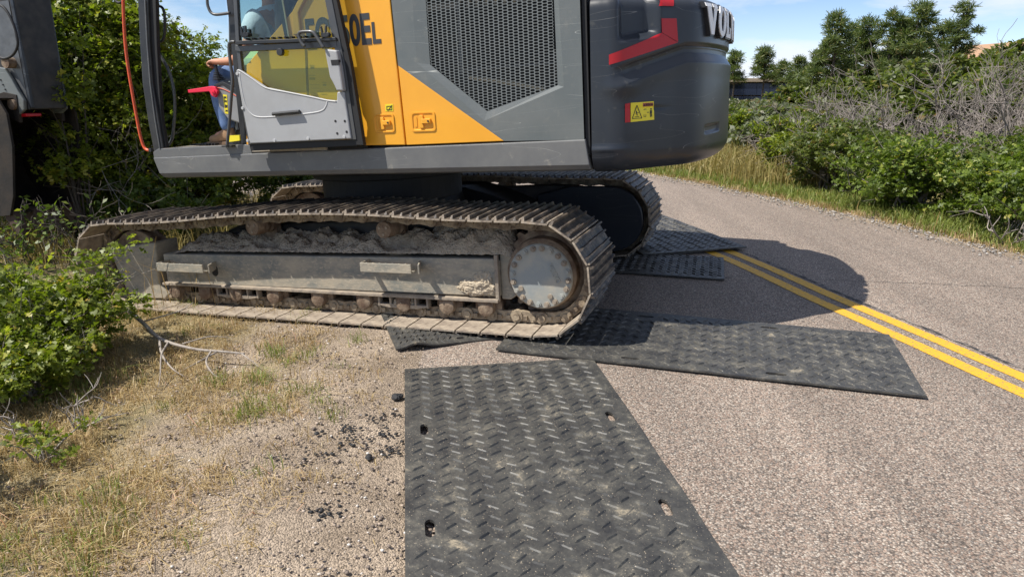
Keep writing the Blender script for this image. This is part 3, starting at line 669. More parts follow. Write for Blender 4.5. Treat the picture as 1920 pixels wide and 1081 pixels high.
# far building with solar panels, and a roof at the right edge
def solar_building():
    a_ = W(1345, 146, 66); b_ = W(1565, 146, 66)
    root = empty('building', (a_.x, a_.y, 0)); tag(root, 'low beige building with dark solar panels along its wall, beyond the scrub', 'building')
    Lw = b_.x - a_.x; zt = a_.z
    mb = MB(); mb.box((Lw/2, 3.2, zt/2 - .5), (Lw, 6, zt + .2)); mb.build('wall', mat('beige_wall', (.34, .28, .22), .8), root)
    mb = MB(); mb.box((Lw/2, 3.0, zt - .2), (Lw+1, 7, .32)); mb.build('roof', mat('tan_roof_edge', (.42, .35, .28), .7), root, bevel=.02)
    p = MB(); n = 9; sw = Lw/n
    for i in range(n):
        for j in range(2):
            p.box((sw*(i+.5), -.35 - j*.35, zt - .95 - j*1.25), (sw*.97, .06, 1.2), Matrix.Rotation(-.28, 3, 'X'))
    p.build('solar_panel', mat('solar_panel_glass', (.012, .016, .03), .15, coat=.5), root)
solar_building()
def roof_house():
    a_ = W(1878, 96, 58); root = empty('house', (a_.x, a_.y, 0)); tag(root, 'brown hipped house roof peeking over the scrub at the right edge', 'house')
    z = a_.z
    mb = MB(); mb.prism([(0, z-.45), (9, z-.45), (7, z+1.0), (1.8, z+.15+.6)], -1, 7); mb.build('roof', mat('brown_roof', (.36, .22, .13), .8), root)
    mb = MB(); mb.box((4.8, 3.2, z/2 - .5), (8, 7, z)); mb.build('wall', mat('brown_wall', (.2, .16, .13), .8), root)
roof_house()

# ------------------------------------------------------------------ grass, gravel
BL = np.array([(-.5, 0, 0), (.5, 0, 0), (.28, .55, 0), (0, 1, 0)])
def blades(name, P, H, wd, lean, mats, rs, mi=None):
    n = len(P); a_ = rs.rand(n)*2*PI; sd_ = np.stack([np.cos(a_), np.sin(a_), np.zeros(n)], 1)
    b_ = rs.rand(n)*2*PI; ln = lean*rs.rand(n)**.8
    d1 = np.stack([np.cos(b_)*ln*.35, np.sin(b_)*ln*.35, np.ones(n)], 1); d2 = np.stack([np.cos(b_)*ln, np.sin(b_)*ln, np.maximum(.15, 1-ln*.45)], 1)
    Wd = (wd*(.6+.8*rs.rand(n)))[:, None]; Hh = H[:, None]
    V = np.stack([P - sd_*Wd*.5, P + sd_*Wd*.5, P + d1*Hh*.55 + sd_*Wd*.4, P + d1*Hh*.55 - sd_*Wd*.4, P + d2*Hh + sd_*Wd*.1, P + d2*Hh - sd_*Wd*.1], 1).reshape(-1, 3)
    F = (np.arange(n)[:, None, None]*6 + np.array([[0, 1, 2, 3], [3, 2, 4, 5]])[None]).reshape(-1, 4)
    return fast_mesh(name, V, F, mats, mi=mi)
rs = np.random.RandomState(3)
def tufts(n_t, per, region, hfun, spread, rs, dens=None):
    P = []; H = []
    while len(P) < n_t*per:
        x, y = region(rs)
        if dens is not None and rs.rand() > dens(x, y): continue
        h = hfun(rs)
        for k in range(per):
            px, py = x + rs.normal()*spread, y + rs.normal()*spread
            P.append((px, py, gz(px, py) - .012)); H.append(h*(.5+.7*rs.rand()))
    return np.array(P), np.array(H)
def dens_l(x, y):
    d = lerp_poly(LEFT, y) - x
    if d < .12: return 0
    return (sst(.15, 1.3, d)*.95 + .05)*(1 if noise.noise((x*1.7, y*1.7, 4)) > -.1 - .25*sst(.8, 2, d) else .12)
P, H = tufts(2700, 20, lambda r: (r.uniform(-4.2, -.35), r.uniform(1.4, 6.2)), lambda r: .03+.085*r.rand()**2, .05, rs, dens_l)
tag(blades('dry_grass', P, H, .0038, 1.5, M['drygrass'], rs), 'sparse dry straw coloured grass on the left shoulder', 'grass', kind='stuff')
# flat litter of dry stalks lying on the dirt
n = 7000; xy = []
while len(xy) < n:
    x, y = rs.uniform(-4.2, -.4), rs.uniform(1.5, 6)
    if rs.rand() < dens_l(x, y): xy.append((x, y))
xy = np.array(xy); a_ = rs.rand(n)*2*PI; ln = .03+.09*rs.rand(n)**2
z = np.array([gz(x, y) for x, y in xy]) + .006 + .012*rs.rand(n)
d = np.stack([np.cos(a_), np.sin(a_), rs.normal(size=n)*.12], 1); s_ = np.stack([-np.sin(a_), np.cos(a_), np.zeros(n)], 1)*.0016
P0 = np.column_stack([xy, z]); V = np.stack([P0-s_, P0+s_, P0+d*ln[:, None]+s_, P0+d*ln[:, None]-s_], 1).reshape(-1, 3)
tag(fast_mesh('straw_litter', V, np.arange(n*4).reshape(-1, 4), M['drygrass']), 'broken dry stalks lying flat on the sandy shoulder', 'straw', kind='stuff')
P, H = tufts(260, 26, lambda r: (r.uniform(-4.2, -.9), r.uniform(1.6, 6.2)), lambda r: .05+.08*r.rand(), .04, rs, lambda x, y: dens_l(x, y)*(1 if noise.noise((x*1.1, y*1.1, 14)) > .05 else .06))
tag(blades('green_grass', P, H, .0038, 1.2, M['grass'], rs), 'green grass tufts among the dry grass of the left shoulder', 'grass', kind='stuff')
# tall seed-headed stalks by the idler
P, H = tufts(9, 7, lambda r: (r.uniform(-3.7, -2.6), r.uniform(5.0, 6.0)), lambda r: .5+.45*r.rand(), .06, rs)
tag(blades('tall_grass', P, H, .006, .5, M['drygrass'], rs), 'tall dry seeding grass in front of the track tip', 'grass', kind='stuff')
# verge right of the road and the tan field
def reg_r(r):
    y = r.uniform(6.0, 24); return (lerp_poly(RIGHT, y) + .25 + abs(r.normal())*.9, y)
P, H = tufts(2300, 22, reg_r, lambda r: .06+.14*r.rand(), .09, rs)
tag(blades('verge_grass', P, H, .009, .8, M['grass'], rs), 'green roadside grass along the right road edge', 'grass', kind='stuff')
def reg_r2(r):
    y = r.uniform(6.0, 14); return (lerp_poly(RIGHT, y) + .12 + abs(r.normal())*.18, y)
P, H = tufts(500, 16, reg_r2, lambda r: .03+.08*r.rand(), .06, rs)
tag(blades('dry_verge_grass', P, H, .006, 1.1, M['drygrass'], rs), 'short dry grass fringing the right edge of the asphalt', 'grass', kind='stuff')
def reg_f(r):
    y = 12 + 26*r.rand()**1.3; return (lerp_poly(RIGHT, min(y, 38)) + .6 + r.rand()*9, y)
P, H = tufts(4200, 18, reg_f, lambda r: .25+.35*r.rand(), .22, rs)
tag(blades('field_grass', P, H, .017, .7, M['fieldgrass'], rs), 'tan and green meadow grass beyond the road bend', 'grass', kind='stuff')
def reg_b(r): return (r.uniform(-10, -2.0), r.uniform(7.6, 13))
P, H = tufts(500, 20, reg_b, lambda r: .15+.4*r.rand(), .1, rs, lambda x, y: 1 if xloc(x, y) > 2.3 or y > 9.6 else 0)
tag(blades('grass_under_oaks', P, H, .009, .8, M['fieldgrass'], rs), 'rank grass at the foot of the oaks behind the machine', 'grass', kind='stuff')
# stones
def stones(name, P, S, m, rs, label):
    ico_v = np.array([(0,0,-1),(.72,-.53,-.45),(-.28,-.85,-.45),(-.89,0,-.45),(-.28,.85,-.45),(.72,.53,-.45),(.28,-.85,.45),(-.72,-.53,.45),(-.72,.53,.45),(.28,.85,.45),(.89,0,.45),(0,0,1)])
    ico_f = np.array([(0,1,2),(1,0,5),(0,2,3),(0,3,4),(0,4,5),(1,5,10),(2,1,6),(3,2,7),(4,3,8),(5,4,9),(1,10,6),(2,6,7),(3,7,8),(4,8,9),(5,9,10),(6,10,11),(7,6,11),(8,7,11),(9,8,11),(10,9,11)])
    n = len(P); sc_ = S[:, None, None]*(np.array([1, 1, .62])*(.75+.5*rs.rand(n, 3)))[:, None, :]
    V = ico_v[None]*(.8+.4*rs.rand(n, 12, 1))*sc_; a_ = rs.rand(n)*6.3; c, s = np.cos(a_)[:, None], np.sin(a_)[:, None]
    V = np.stack([V[:, :, 0]*c - V[:, :, 1]*s, V[:, :, 0]*s + V[:, :, 1]*c, V[:, :, 2]], 2) + P[:, None, :]
    F = (np.arange(n)[:, None, None]*12 + ico_f[None]).reshape(-1, 3)
    return tag(fast_mesh(name, V.reshape(-1, 3), F, m, nper=3), label, 'gravel', kind='stuff')
def stone_field(n, region, smin, smax, pw, rs, keep=None):
    P = []; S = []
    while len(P) < n:
        x, y = region(rs)
        if keep and rs.rand() > keep(x, y): continue
        s_ = smin + (smax-smin)*rs.rand()**pw; P.append((x, y, gz(x, y) + s_*.15)); S.append(s_)
    return np.array(P), np.array(S)
def keep_l(x, y):
    d = lerp_poly(LEFT, y) - x
    if d < -.1: return 0
    return .25 + .75*math.exp(-((d-.55)/.7)**2)
P, S = stone_field(20000, lambda r: (r.uniform(-3.6, -.2), 1.5 + 4.6*r.rand()**1.3), .0020, .010, 6, rs, keep_l)
stones('gravel', P, S, M['stone'], rs, 'loose gravel scattered over the sandy shoulder at left')
P, S = stone_field(3800, lambda r: (lambda y: (lerp_poly(RIGHT, y) + r.normal()*.16, y))(r.uniform(5.5, 17)), .004, .02, 3, rs)
stones('edge_gravel', P, S, M['greystone'], rs, 'grey gravel strewn along the right asphalt edge')
# black asphalt crumbs
cl = [(-.66, 3.28, .09), (-.80, 3.2, .08), (-.72, 3.45, .07), (-.86, 3.33, .05), (-.80, 2.58, .06), (-.95, 3.05, .12), (-.62, 3.1, .05)]
P = []; S = []
for (x, y, r) in cl:
    for k in range(50):
        q = (x + rs.normal()*r*.75, y + rs.normal()*r*.6)
        if q[0] > -.42: continue
        P.append((q[0], q[1], gz(*q) + .004)); S.append(.003+.008*rs.rand()**2)
stones('asphalt_crumbs', np.array(P), np.array(S), M['tar'], rs, 'black asphalt crumbs strewn beside the foreground mat')
def lump(loc, r, seed, label):
    bm = bmesh.new(); bmesh.ops.create_icosphere(bm, subdivisions=3, radius=r)
    for v in bm.verts:
        f = 1 + .45*noise.noise(v.co*28 + Vector((seed, 0, 0))) + .25*noise.noise(v.co*70); v.co = v.co*f; v.co.z *= .6
    me = bpy.data.meshes.new('asphalt_lump'); bm.to_mesh(me); bm.free(); me.materials.append(M['tar'])
    o = bpy.data.objects.new('asphalt_lump', me); C.objects.link(o); o.location = loc; tag(o, label, 'asphalt lump', 'lumps of black asphalt beside the foreground mat')
lump(at(-.665, 3.70, .012), .032, 1, 'largest black asphalt lump, against the top left of the foreground mat')
lump(at(-.70, 3.02, .01), .02, 2, 'small black lump below the crumb pile, left of the mat slot')
lump(at(-1.02, 3.27, .008), .013, 3, 'tiny black lump left of the crumb pile')
# fallen dead branch
def fallen_branch():
    rs = np.random.RandomState(8); root = empty('fallen_branch', at(-2.85, 4.95, .1)); tag(root, 'bleached forked dead branch lying on the dry grass below the track', 'branch')
    base = Vector(root.location); mb = MB()
    def L_(pts, r, r1):
        pts = [Vector((x, y, gz(x, y) + z)) - base for x, y, z in pts]; mb.tube(cr(pts, 5), r, 7, r1=r1)
    L_([(-3.05, 5.15, .25), (-2.75, 4.88, .18), (-2.5, 4.66, .10), (-2.2, 4.50, .07), (-1.98, 4.42, .07), (-1.80, 4.38, .06)], .017, .006)
    L_([(-2.52, 4.68, .10), (-2.38, 4.42, .07), (-2.22, 4.22, .04), (-2.1, 4.12, .02)], .010, .003)
    L_([(-2.42, 4.60, .09), (-2.33, 4.32, .10), (-2.25, 4.12, .03), (-2.2, 3.98, .01)], .008, .002)
    L_([(-2.05, 4.44, .07), (-2.02, 4.28, .05), (-1.92, 4.14, .02), (-1.84, 4.08, .01)], .008, .003)
    L_([(-2.0, 4.42, .07), (-2.12, 4.28, .03), (-2.2, 4.14, .01)], .006, .002)
    L_([(-1.82, 4.38, .06), (-1.72, 4.30, .03), (-1.66, 4.24, .01)], .005, .002)
    L_([(-2.7, 4.85, .18), (-2.45, 4.86, .24), (-2.3, 4.80, .32)], .006, .002)
    L_([(-2.3, 4.56, .09), (-2.12, 4.60, .12), (-1.95, 4.62, .09)], .005, .0015)
    mb.build('branch_wood', M['bleached'], root, smooth=True)
fallen_branch()
bare_shrub('bare_shrub', 'thin dead twigs sticking out low at the left edge', 'shrub', at(-2.5, 3.35), .42, 125, 5, 2, .008, 'bleached', wid=1.4, minr=.0015)

# ------------------------------------------------------------------ ground mats
def make_mat_mesh(seed, warp=.008, curl=None):
    Lm, Wm, th = 2.44, 1.22, .013; st = .02; nx_, ny_ = int(Lm/st), int(Wm/st)
    holes = set(); cx = []
    for ix in (39, 81): 
        for iy in (4, ny_-7):
            for a in range(6):
                for b in range(2): holes.add((ix+a, iy+b))
            cx.append((ix+3, iy+1))
    def h(x, y):
        z = warp*(noise.noise((x*1.4+seed, y*1.6, seed))+.6*noise.noise((x*3.5, y*3.5+seed, 1)))
        return z + (curl(x, y) if curl else 0)
    vid = {}; V = []; Fq = []
    def vert(i, j, top):
        k = (i, j, top)
        if k not in vid:
            x, y = i*st, j*st
            for ix, iy in cx:   # round the slot corners
                if i in (ix-3, ix+3) and j in (iy-1, iy+1): x += st*.45*(1 if i < ix else -1); y += st*.3*(1 if j < iy else -1)
            vid[k] = len(V); V.append((x, y - 0, h(x, y) + (th if top else 0)))
        return vid[k]
    cells = {(i, j) for i in range(nx_) for j in range(ny_)} - holes
    for (i, j) in cells:
        Fq.append((vert(i, j, 1), vert(i+1, j, 1), vert(i+1, j+1, 1), vert(i, j+1, 1)))
        Fq.append((vert(i, j, 0), vert(i, j+1, 0), vert(i+1, j+1, 0), vert(i+1, j, 0)))
        for di, dj, a, b in ((-1, 0, (i, j), (i, j+1)), (1, 0, (i+1, j+1), (i+1, j)), (0, -1, (i+1, j), (i, j)), (0, 1, (i, j+1), (i+1, j+1))):
            if (i+di, j+dj) not in cells:
                Fq.append((vert(*a, 1), vert(*b, 1), vert(*b, 0), vert(*a, 0)))
    # raised tread bars in a herringbone
    dx_, dy_ = .078, .063; r_ = random.Random(seed)
    for i in range(int(Lm/dx_)):
        for j in range(int(Wm/dy_)-1):
            x = .045 + i*dx_ + (.5*dx_ if j % 2 else 0); y = .06 + j*dy_
            if x > Lm - .05: continue
            ci, cj = int(x/st), int(y/st)
            if any((ci+a, cj+b) in holes for a in (-2, -1, 0, 1, 2) for b in (-2, -1, 0, 1, 2)): continue
            an = (.62 if j % 2 else -.62) + r_.uniform(-.12, .12); hl = .038*r_.uniform(.85, 1.1); hw = .0060; hh = .0088*r_.uniform(.45, 1.15)
            # local axes: mostly across the mat
            ca, sa = math.sin(an), math.cos(an)
            z0 = h(x, y) + th
            def q(a, b, c): 
                X, Y = x + ca*a - sa*b, y + sa*a + ca*b; return (X, Y, h(X, Y) + th + c)
            o = len(V)
            V.extend([q(-hl, 0, -.001), q(-hl*.6, -hw, -.001), q(hl*.6, -hw, -.001), q(hl, 0, -.001), q(hl*.6, hw, -.001), q(-hl*.6, hw, -.001), q(-hl*.62, 0, hh), q(hl*.62, 0, hh)])
            Fq.extend([(o, o+1, o+6, o+6), (o+1, o+2, o+7, o+6), (o+2, o+3, o+7, o+7), (o+3, o+4, o+7, o+7), (o+4, o+5, o+6, o+7), (o+5, o, o+6, o+6)])
    quads = [f for f in Fq if len(set(f)) == 4]; tris = [tuple(dict.fromkeys(f)) for f in Fq if len(set(f)) == 3]
    me = bpy.data.meshes.new('ground_mat'); me.from_pydata(V, [], quads + tris); me.materials.append(M['mat']); me.update()
    return me
def place_mat(me, corner, ang, z, label, flip=False, tilt=(0, 0)):
    o = bpy.data.objects.new('ground_mat', me); C.objects.link(o)
    o.rotation_euler = (tilt[0], tilt[1], ang); o.location = (corner[0], corner[1], z)
    tag(o, label, 'ground mat', 'black tread mats laid under the tracks'); return o
me1 = make_mat_mesh(3, .007, lambda x, y: .008*math.sin(x*2.0))
me2 = make_mat_mesh(8, .005)
# mats run from their corner along +x (2.44 m) and +y (1.22 m)
place_mat(me1, (-.68, 4.09), math.radians(-81.6), .006, 'black tread mat with four visible slots in the foreground, end on to the camera')
me3 = make_mat_mesh(5, .004, lambda x, y: .012*math.exp(-((x-1.1)**2)/.05) * 0)
place_mat(me3, (-.11, 4.42), math.atan2(3.66-4.42, 2.38+.11), .014, 'large black mat lying across the road beside the yellow lines, half in shadow').scale = (1.067, .88, 1)
place_mat(make_mat_mesh(6, .004, lambda x, y: .03*math.exp(-((x-.25)**2+(y)**2)/.02)), (-.79, 4.44), math.atan2(.225, .71), .001, 'black mat sticking out at left from under the near track').scale = (.56, .8, 1)
d_ = place_mat(me2, (2.18, 6.98), math.atan2(.27, -.96), .010, 'small dark mat end in the shadow between the two tracks'); d_.scale = (1, .7, 1)
place_mat(me2, (2.54, 7.36), math.atan2(.97, -.26), .032, 'farthest black mat, sunlit, pointing at the yellow lines beyond the far track')
place_mat(me2, (2.17, 7.31), math.atan2(.93, -.36), .012, 'lower black mat stacked beneath the farthest sunlit mat')

# ================================================================== EXCAVATOR
ex = empty('excavator'); ex.location = ORG; ex.rotation_euler = RM.to_euler()
tag(ex, 'large yellow and grey crawler excavator parked half on the road, cab door folded open', 'excavator')
bpy.context.view_layer.update()
def Q(pts, y): return [BX(u, v, y) for u, v in pts]
SY = 1.42

# ---- tracks
NS = 52; SW = .748
def track_path(zb=.030):
    pts = [(-1.86, zb), (-1.2, zb), (-.4, zb), (.4, zb), (1.1, zb), (1.62, zb+.005)]
    for a in (-70, -40, -10, 20, 50, 78): pts.append((1.885 + .385*math.cos(math.radians(a)), .395 + .372*math.sin(math.radians(a))))
    pts += [(1.55, .772), (1.1, .795), (.55, .842), (.15, .858), (-.2, .868), (-.74, .862), (-1.2, .838), (-1.62, .828)]
    for a in (100, 122, 148, 175, 202, 230, 256): pts.append((-1.92 + .408*math.cos(math.radians(a)), .418 + .408*math.sin(math.radians(a))))
    P = cr([(x, 0, z) for x, z in pts], 14, closed=True)
    Ls = [0]
    for i in range(len(P)): Ls.append(Ls[-1] + (P[(i+1) % len(P)] - P[i]).length)
    tot = Ls[-1]
    def at_(s):
        s %= tot
        lo = 0
        import bisect
        i = min(len(P)-1, bisect.bisect_right(Ls, s) - 1)
        return P[i].lerp(P[(i+1) % len(P)], (s-Ls[i])/max(1e-9, Ls[i+1]-Ls[i]))
    fr = []
    for k in range(NS):
        a = at_(tot*(k-.5)/NS + .05); b = at_(tot*(k+.5)/NS + .05)
        t = (b-a).normalized(); n = Vector((t.z, 0, -t.x))   # outward for this winding
        fr.append(((a+b)/2, t, n, (b-a).length))
    return fr
frames = track_path()
def shoe_mesh(seed):
    mb = MB(); hw = SW/2; p = .188; r_ = random.Random(seed)
    # cross section along travel (X) and outward (Z): curved plate with three grousers; ends trimmed
    mb.box((-.002, 0, -.006), (p*.93, SW, .012)); mb.box((-.002, 0, .0012), (p*.92, SW-.006, .003), mi=1)
    for gx_, hh, tt in ((-.082, .030, .015), (-.018, .026, .013), (.05, .026, .013)):
        n = 6; top = []; 
        vs = []; 
        for k in range(n+1):
            y = -hw + .004 + (SW-.008)*k/n; e = r_.uniform(-.003, .001); x = gx_ + r_.uniform(-.0015, .0015)
            trim = .012 if k in (0, n) else 0
            vs += [(x-tt*.8, y, -.001), (x-tt*.38, y + (trim if k == 0 else -trim if k == n else 0), hh+e), (x+tt*.38, y + (trim if k == 0 else -trim if k == n else 0), hh+e), (x+tt*.8, y, -.001)]
        fs = []
        for k in range(n):
            a = k*4; b = a+4
            fs += [(a, a+1, b+1, b), (a+1, a+2, b+2, b+1), (a+2, a+3, b+3, b+2)]
        fs += [(0, 3, 2, 1), (n*4, n*4+1, n*4+2, n*4+3)]
        mb.add(vs, fs, 1)
    mb.box((.086, 0, .006), (.010, SW-.01, .016), Matrix.Rotation(.35, 3, 'Y'))
    me_o = mb.build('track_shoe', [M['steel'], M['steeldark']])
    me = me_o.data; bpy.data.objects.remove(me_o); return me
shoe_meshes = [shoe_mesh(i) for i in range(3)]
def build_track(yc, side):
    ch = MB(); rr = random.Random(4 if side > 0 else 9)
    for k, (c, t, n, ln) in enumerate(frames):
        R = Matrix((t, Vector((0, 1, 0)), n)).transposed()
        for s_ in (-1, 1):
            # link: waisted block with round bosses at the pins
            poly = [(-.115, -.05), (-.10, -.085), (-.06, -.10), (.0, -.092), (.06, -.10), (.10, -.085), (.115, -.05), (.10, -.022), (.0, -.014), (-.10, -.022)]
            yo = .10*s_
            vs = [c + Vector((0, yc, 0)) + R @ Vector((a, yo + d, b)) for d in (-.018, .018) for a, b in poly]; m_ = len(poly)
            ch.add(vs, [tuple(range(m_)), tuple(range(2*m_-1, m_-1, -1))] + [(i, (i+1) % m_, (i+1) % m_ + m_, i+m_) for i in range(m_)])
            for bx_ in (-.035, .03):
                ch.box(c + Vector((0, yc, 0)) + R @ Vector((bx_, yo + .026*s_, -.052)), (.03, .022, .028), R)
        pc = c + Vector((0, yc, 0)) - t*ln/2 - n*.058
        ch.cyl(pc, .047, .262, 'y', 18); ch.cyl(pc, .026, .285, 'y', 14)
    chain = ch.build('track_chain', M['chain'], ex)
    hidden = []
    for k, (c, t, n, ln) in enumerate(frames):
        R = Matrix((t, Vector((0, 1, 0)), n)).transposed().to_4x4()
        if side < 0 and 1 <= k <= 4: hidden.append((c, R)); continue
        o = bpy.data.objects.new('track_shoe', shoe_meshes[k % 3]); C.objects.link(o); o.parent = chain
        o.matrix_local = Matrix.Translation(c + Vector((0, yc, 0)) + n*.006) @ R @ Matrix.Diagonal((ln/.188, 1, 1, 1))
    if hidden:
        mb = MB()
        for c, R in hidden: mb.box(c + Vector((0, yc, 0)), (.18, SW, .02), R.to_3x3())
        o = mb.build('track_shoes', M['steel'], ex); o['kind'] = 'stuff'
YC = 1.295
build_track(YC, 1); build_track(-YC, -1)

def under_side(sg):
    near = sg > 0
    yf = YC + .155         # outer face of the frame
    def y(a): return sg*a
    # main beam: outline traced on the outer face
    top = .50 if not near else None
    mb = MB()
    beam = [(1.50, .215), (1.50, .470), (-1.56, .520), (-1.60, .500), (-1.60, .238)] 
    mb.prism(beam, y(YC-.17), y(yf))
    mb.build('track_frame', M['frame'], ex, bevel=.008)
    # inner half of the frame, and the drive motor housing that closes the track's inner side
    mb = MB(); mb.prism([(1.45, .2), (1.45, .50), (1.0, .62), (.4, .70), (-1.3, .76), (-1.62, .74), (-1.62, .2)], y(YC-.30), y(YC-.17)); mb.build('frame_inner_wall', M['dark'], ex, bevel=.02)
    mb = MB(); n = 26; pl = [(-1.92 + .335*math.cos(math.radians(90+180*k/n)), .41 + .335*math.sin(math.radians(90+180*k/n))) for k in range(n+1)]
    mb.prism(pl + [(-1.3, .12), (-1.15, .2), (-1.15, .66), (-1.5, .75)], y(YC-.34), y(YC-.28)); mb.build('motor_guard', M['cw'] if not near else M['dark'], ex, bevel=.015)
    mb = MB(); mb.box((-.04, y(yf+.012), .214), (3.12, .06, .022)); mb.build('frame_lip', M['dusty'], ex, bevel=.003)
    # end plate by the sprocket
    mb = MB(); mb.prism([(-1.60, .21), (-1.60, .56), (-1.64, .60), (-1.80, .50), (-1.80, .30), (-1.67, .21)], y(YC-.15), y(yf-.04)); mb.build('sprocket_bracket', M['frame'], ex, bevel=.01)
    mb = MB(); mb.box((-1.590, y(yf+.006), .38), (.028, .03, .34)); mb.build('end_plate', M['dusty'], ex, bevel=.004)
    # idler guard panel
    g_ = Q([(201, 466), (288, 455), (297, 533), (316, 553), (308, 561), (243, 561), (226, 526)], yf) 
    mb = MB(); mb.prism(g_, y(YC-.12), y(yf-.012)); mb.build('idler_guard', M['frame'], ex, bevel=.015)
    # idler
    mb = MB(); mb.lathe((1.87, y(YC), .385), [(.05, -.16), (.10, -.15), (.12, -.08), (.27, -.075), (.275, -.05), (.255, -.045), (.255, .045), (.275, .05), (.27, .075), (.12, .08), (.10, .115), (.05, .12)], 40)
    mb.build('idler_wheel', M['rust'], ex, smooth=True, auto=35)
    # sprocket with teeth
    mb = MB(); n = 21; ring = []
    cx_, cz_ = -1.92, .418
    for k in range(n*4):
        an = 2*PI*k/(n*4); r = .335 if k % 4 in (0, 1) else .295
        ring.append((cx_ + r*math.cos(an), cz_ + r*math.sin(an)))
    mb.prism(ring, y(YC-.03), y(YC+.03)); mb.build('sprocket', M['rust'], ex)
    # hub shell behind the cover
    mb = MB(); s_ = sg
    mb.lathe((cx_, 0, cz_), [(.30, y(YC-.02)), (.30, y(YC+.05)), (.262, y(YC+.065)), (.255, y(YC+.14)), (.235, y(YC+.155))], 48); mb.build('drive_hub', M['rust'], ex, smooth=True, auto=35)
    cc = B(1018, 522, yf + .02)
    mb = MB(); mb.lathe((cx_, 0, cz_-.012), [(.232, y(YC+.12)), (.234, y(yf+.008)), (.226, y(yf+.018)), (.10, y(yf+.024))], 56)
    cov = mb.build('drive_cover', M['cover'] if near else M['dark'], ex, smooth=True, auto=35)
    for k in range(20):
        an = 2*PI*(k+.3)/20
        mb = MB(); p = (cx_ + .205*math.cos(an), y(yf+.026), cz_ - .012 + .205*math.sin(an)); mb.cyl(p, .021, .012, 'y', 14); 
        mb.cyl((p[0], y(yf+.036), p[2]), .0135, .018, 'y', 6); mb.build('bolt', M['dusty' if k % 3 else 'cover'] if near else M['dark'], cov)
    for (x_, z_) in ((cx_-.07, cz_-.15), (cx_+.145, cz_-.10)):
        mb = MB(); mb.cyl((x_, y(yf+.026), z_), .018, .014, 'y', 12); mb.build('plug', M['dusty'] if near else M['dark'], cov)
    # bottom rollers
    for px in (333, 388, 445, 515, 598, 683, 757, 838, 911):
        x_ = B(px, 556, yf).x
        mb = MB(); mb.lathe((x_, y(YC), .148), [(.03, -.17), (.085, -.165), (.085, -.14), (.105, -.135), (.105, -.07), (.08, -.06), (.08, .06), (.105, .07), (.105, .110), (.062, .115), (.058, .178), (.035, .185)], 28)
        mb.box((x_, y(YC+.15), .178), (.116, .05, .045))
        mb.build('track_roller', M['rust'], ex, smooth=True, auto=35)
    for px in (476, 721):
        x_ = B(px, 428, yf-.02).x
        mb = MB(); mb.lathe((x_, y(YC), .715), [(.02, -.12), (.07, -.12), (.07, -.03), (.055, -.02), (.055, .02), (.07, .04), (.07, .10), (.062, .125), (.062, .155), (.04, .160)], 28)
        mb.box((x_, y(YC-.1), .60), (.12, .06, .24)); 
        cr_ = mb.build('carrier_roller', M['rust'], ex, smooth=True, auto=35)
        for k in range(3 if near else 0):
            an = 2*PI*k/3+.5; mb = MB(); mb.cyl((x_ + .035*math.cos(an), y(YC+.16), .715+.035*math.sin(an)), .011, .014, 'y', 6); mb.build('bolt', M['dusty'], cr_)
    # track guides
    for (a, b_) in ((412, 486), (712, 802)):
        xa, xb = B(a, 560, yf).x, B(b_, 560, yf).x; mb = MB()
        for xx in (xa, xa-.10, xb+.10, xb): mb.box((xx, y(yf-.01), .165), (.016, .055, .085))
        mb.prism([(xa, .128), (xa-.09, .112), (xb+.09, .112), (xb, .128), (xb, .142), (xa, .142)], y(yf-.035), y(yf+.015)); mb.build('track_guide', M['dusty'], ex, bevel=.003)
    if near:
        # steps
        for a, b_ in ((300, 408), (680, 797)):
            P1 = B(a, 496, yf+.10); P2 = B(b_-22, 500, yf+.10); P3 = B(b_, 487, yf)
            z1, z0 = P1.z + .024, P1.z - .046; mb = MB()
            mb.box(((P1.x+P2.x)/2, yf+.135, (z0+z1)/2), (abs(P1.x-P2.x), .012, z1-z0))
            mb.box(((P1.x+P2.x)/2, yf+.105, z0+.004), (abs(P1.x-P2.x), .06, .008))
            mb.box((P1.x-.004, yf+.06, (z0+z1)/2), (.012, .15, z1-z0))
            mb.box((P2.x-.03, yf+.06, (z0+z1)/2), (.012, .165, z1-z0), Matrix.Rotation(.38, 3, 'Z'))
            for k in range(7): mb.cyl((P1.x - .05 - k*(abs(P1.x-P2.x)-.1)/6, yf+.125, z1-.006), .007, .014, 'z', 8)
            mb.build('step', M['frame'], ex, bevel=.003)
        h = B(403, 507, yf)
        mb = MB(); n = 20; mb.prism([(h.x + .032*math.cos(2*PI*k/n), h.z + .036*math.sin(2*PI*k/n) + (.012 if k < n/2 else -.012)) for k in range(n)], yf-.01, yf+.003); mb.build('frame_hole', M['rubber'], ex)
        # dried mud on top of the frame: a lumpy heap
        xa, xb = 1.45, -1.74; nx_, ny_ = 150, 22; V = []
        for i in range(nx_+1):
            x_ = xa + (xb-xa)*i/nx_; e = min(1, i/10, (nx_-i)/5)
            zb = .468 + (.52-.468)*i/nx_
            for j in range(ny_+1):
                f = j/ny_; yy = yf - .004 - .27*f
                big = noise.noise((x_*2.2, yy*2, 4)); sm = noise.noise((x_*9, yy*9, f*3)); fi = noise.noise((x_*30, yy*30, f*9)); v_ = noise.noise((x_*70, yy*70, f*20))
                hgt = (.04 + .12*f**.7 + .07*big*f + .06*sm*min(1, f*3) + .035*fi*min(1, f*4) + .010*v_)*e
                # taller towards the sprocket
                hgt += .10*sst(-.8, -1.4, x_)*f**.5*e
                for hx in (-.735, .48):   # bare pockets below the carrier rollers
                    dd = math.hypot((x_-hx)/.15, (f-.38)/.25); hgt *= min(1, .18 + .82*sst(.5, 1.15, dd))
                V.append((x_, yy - .012*abs(fi), zb - .008 + max(0.0, hgt)))
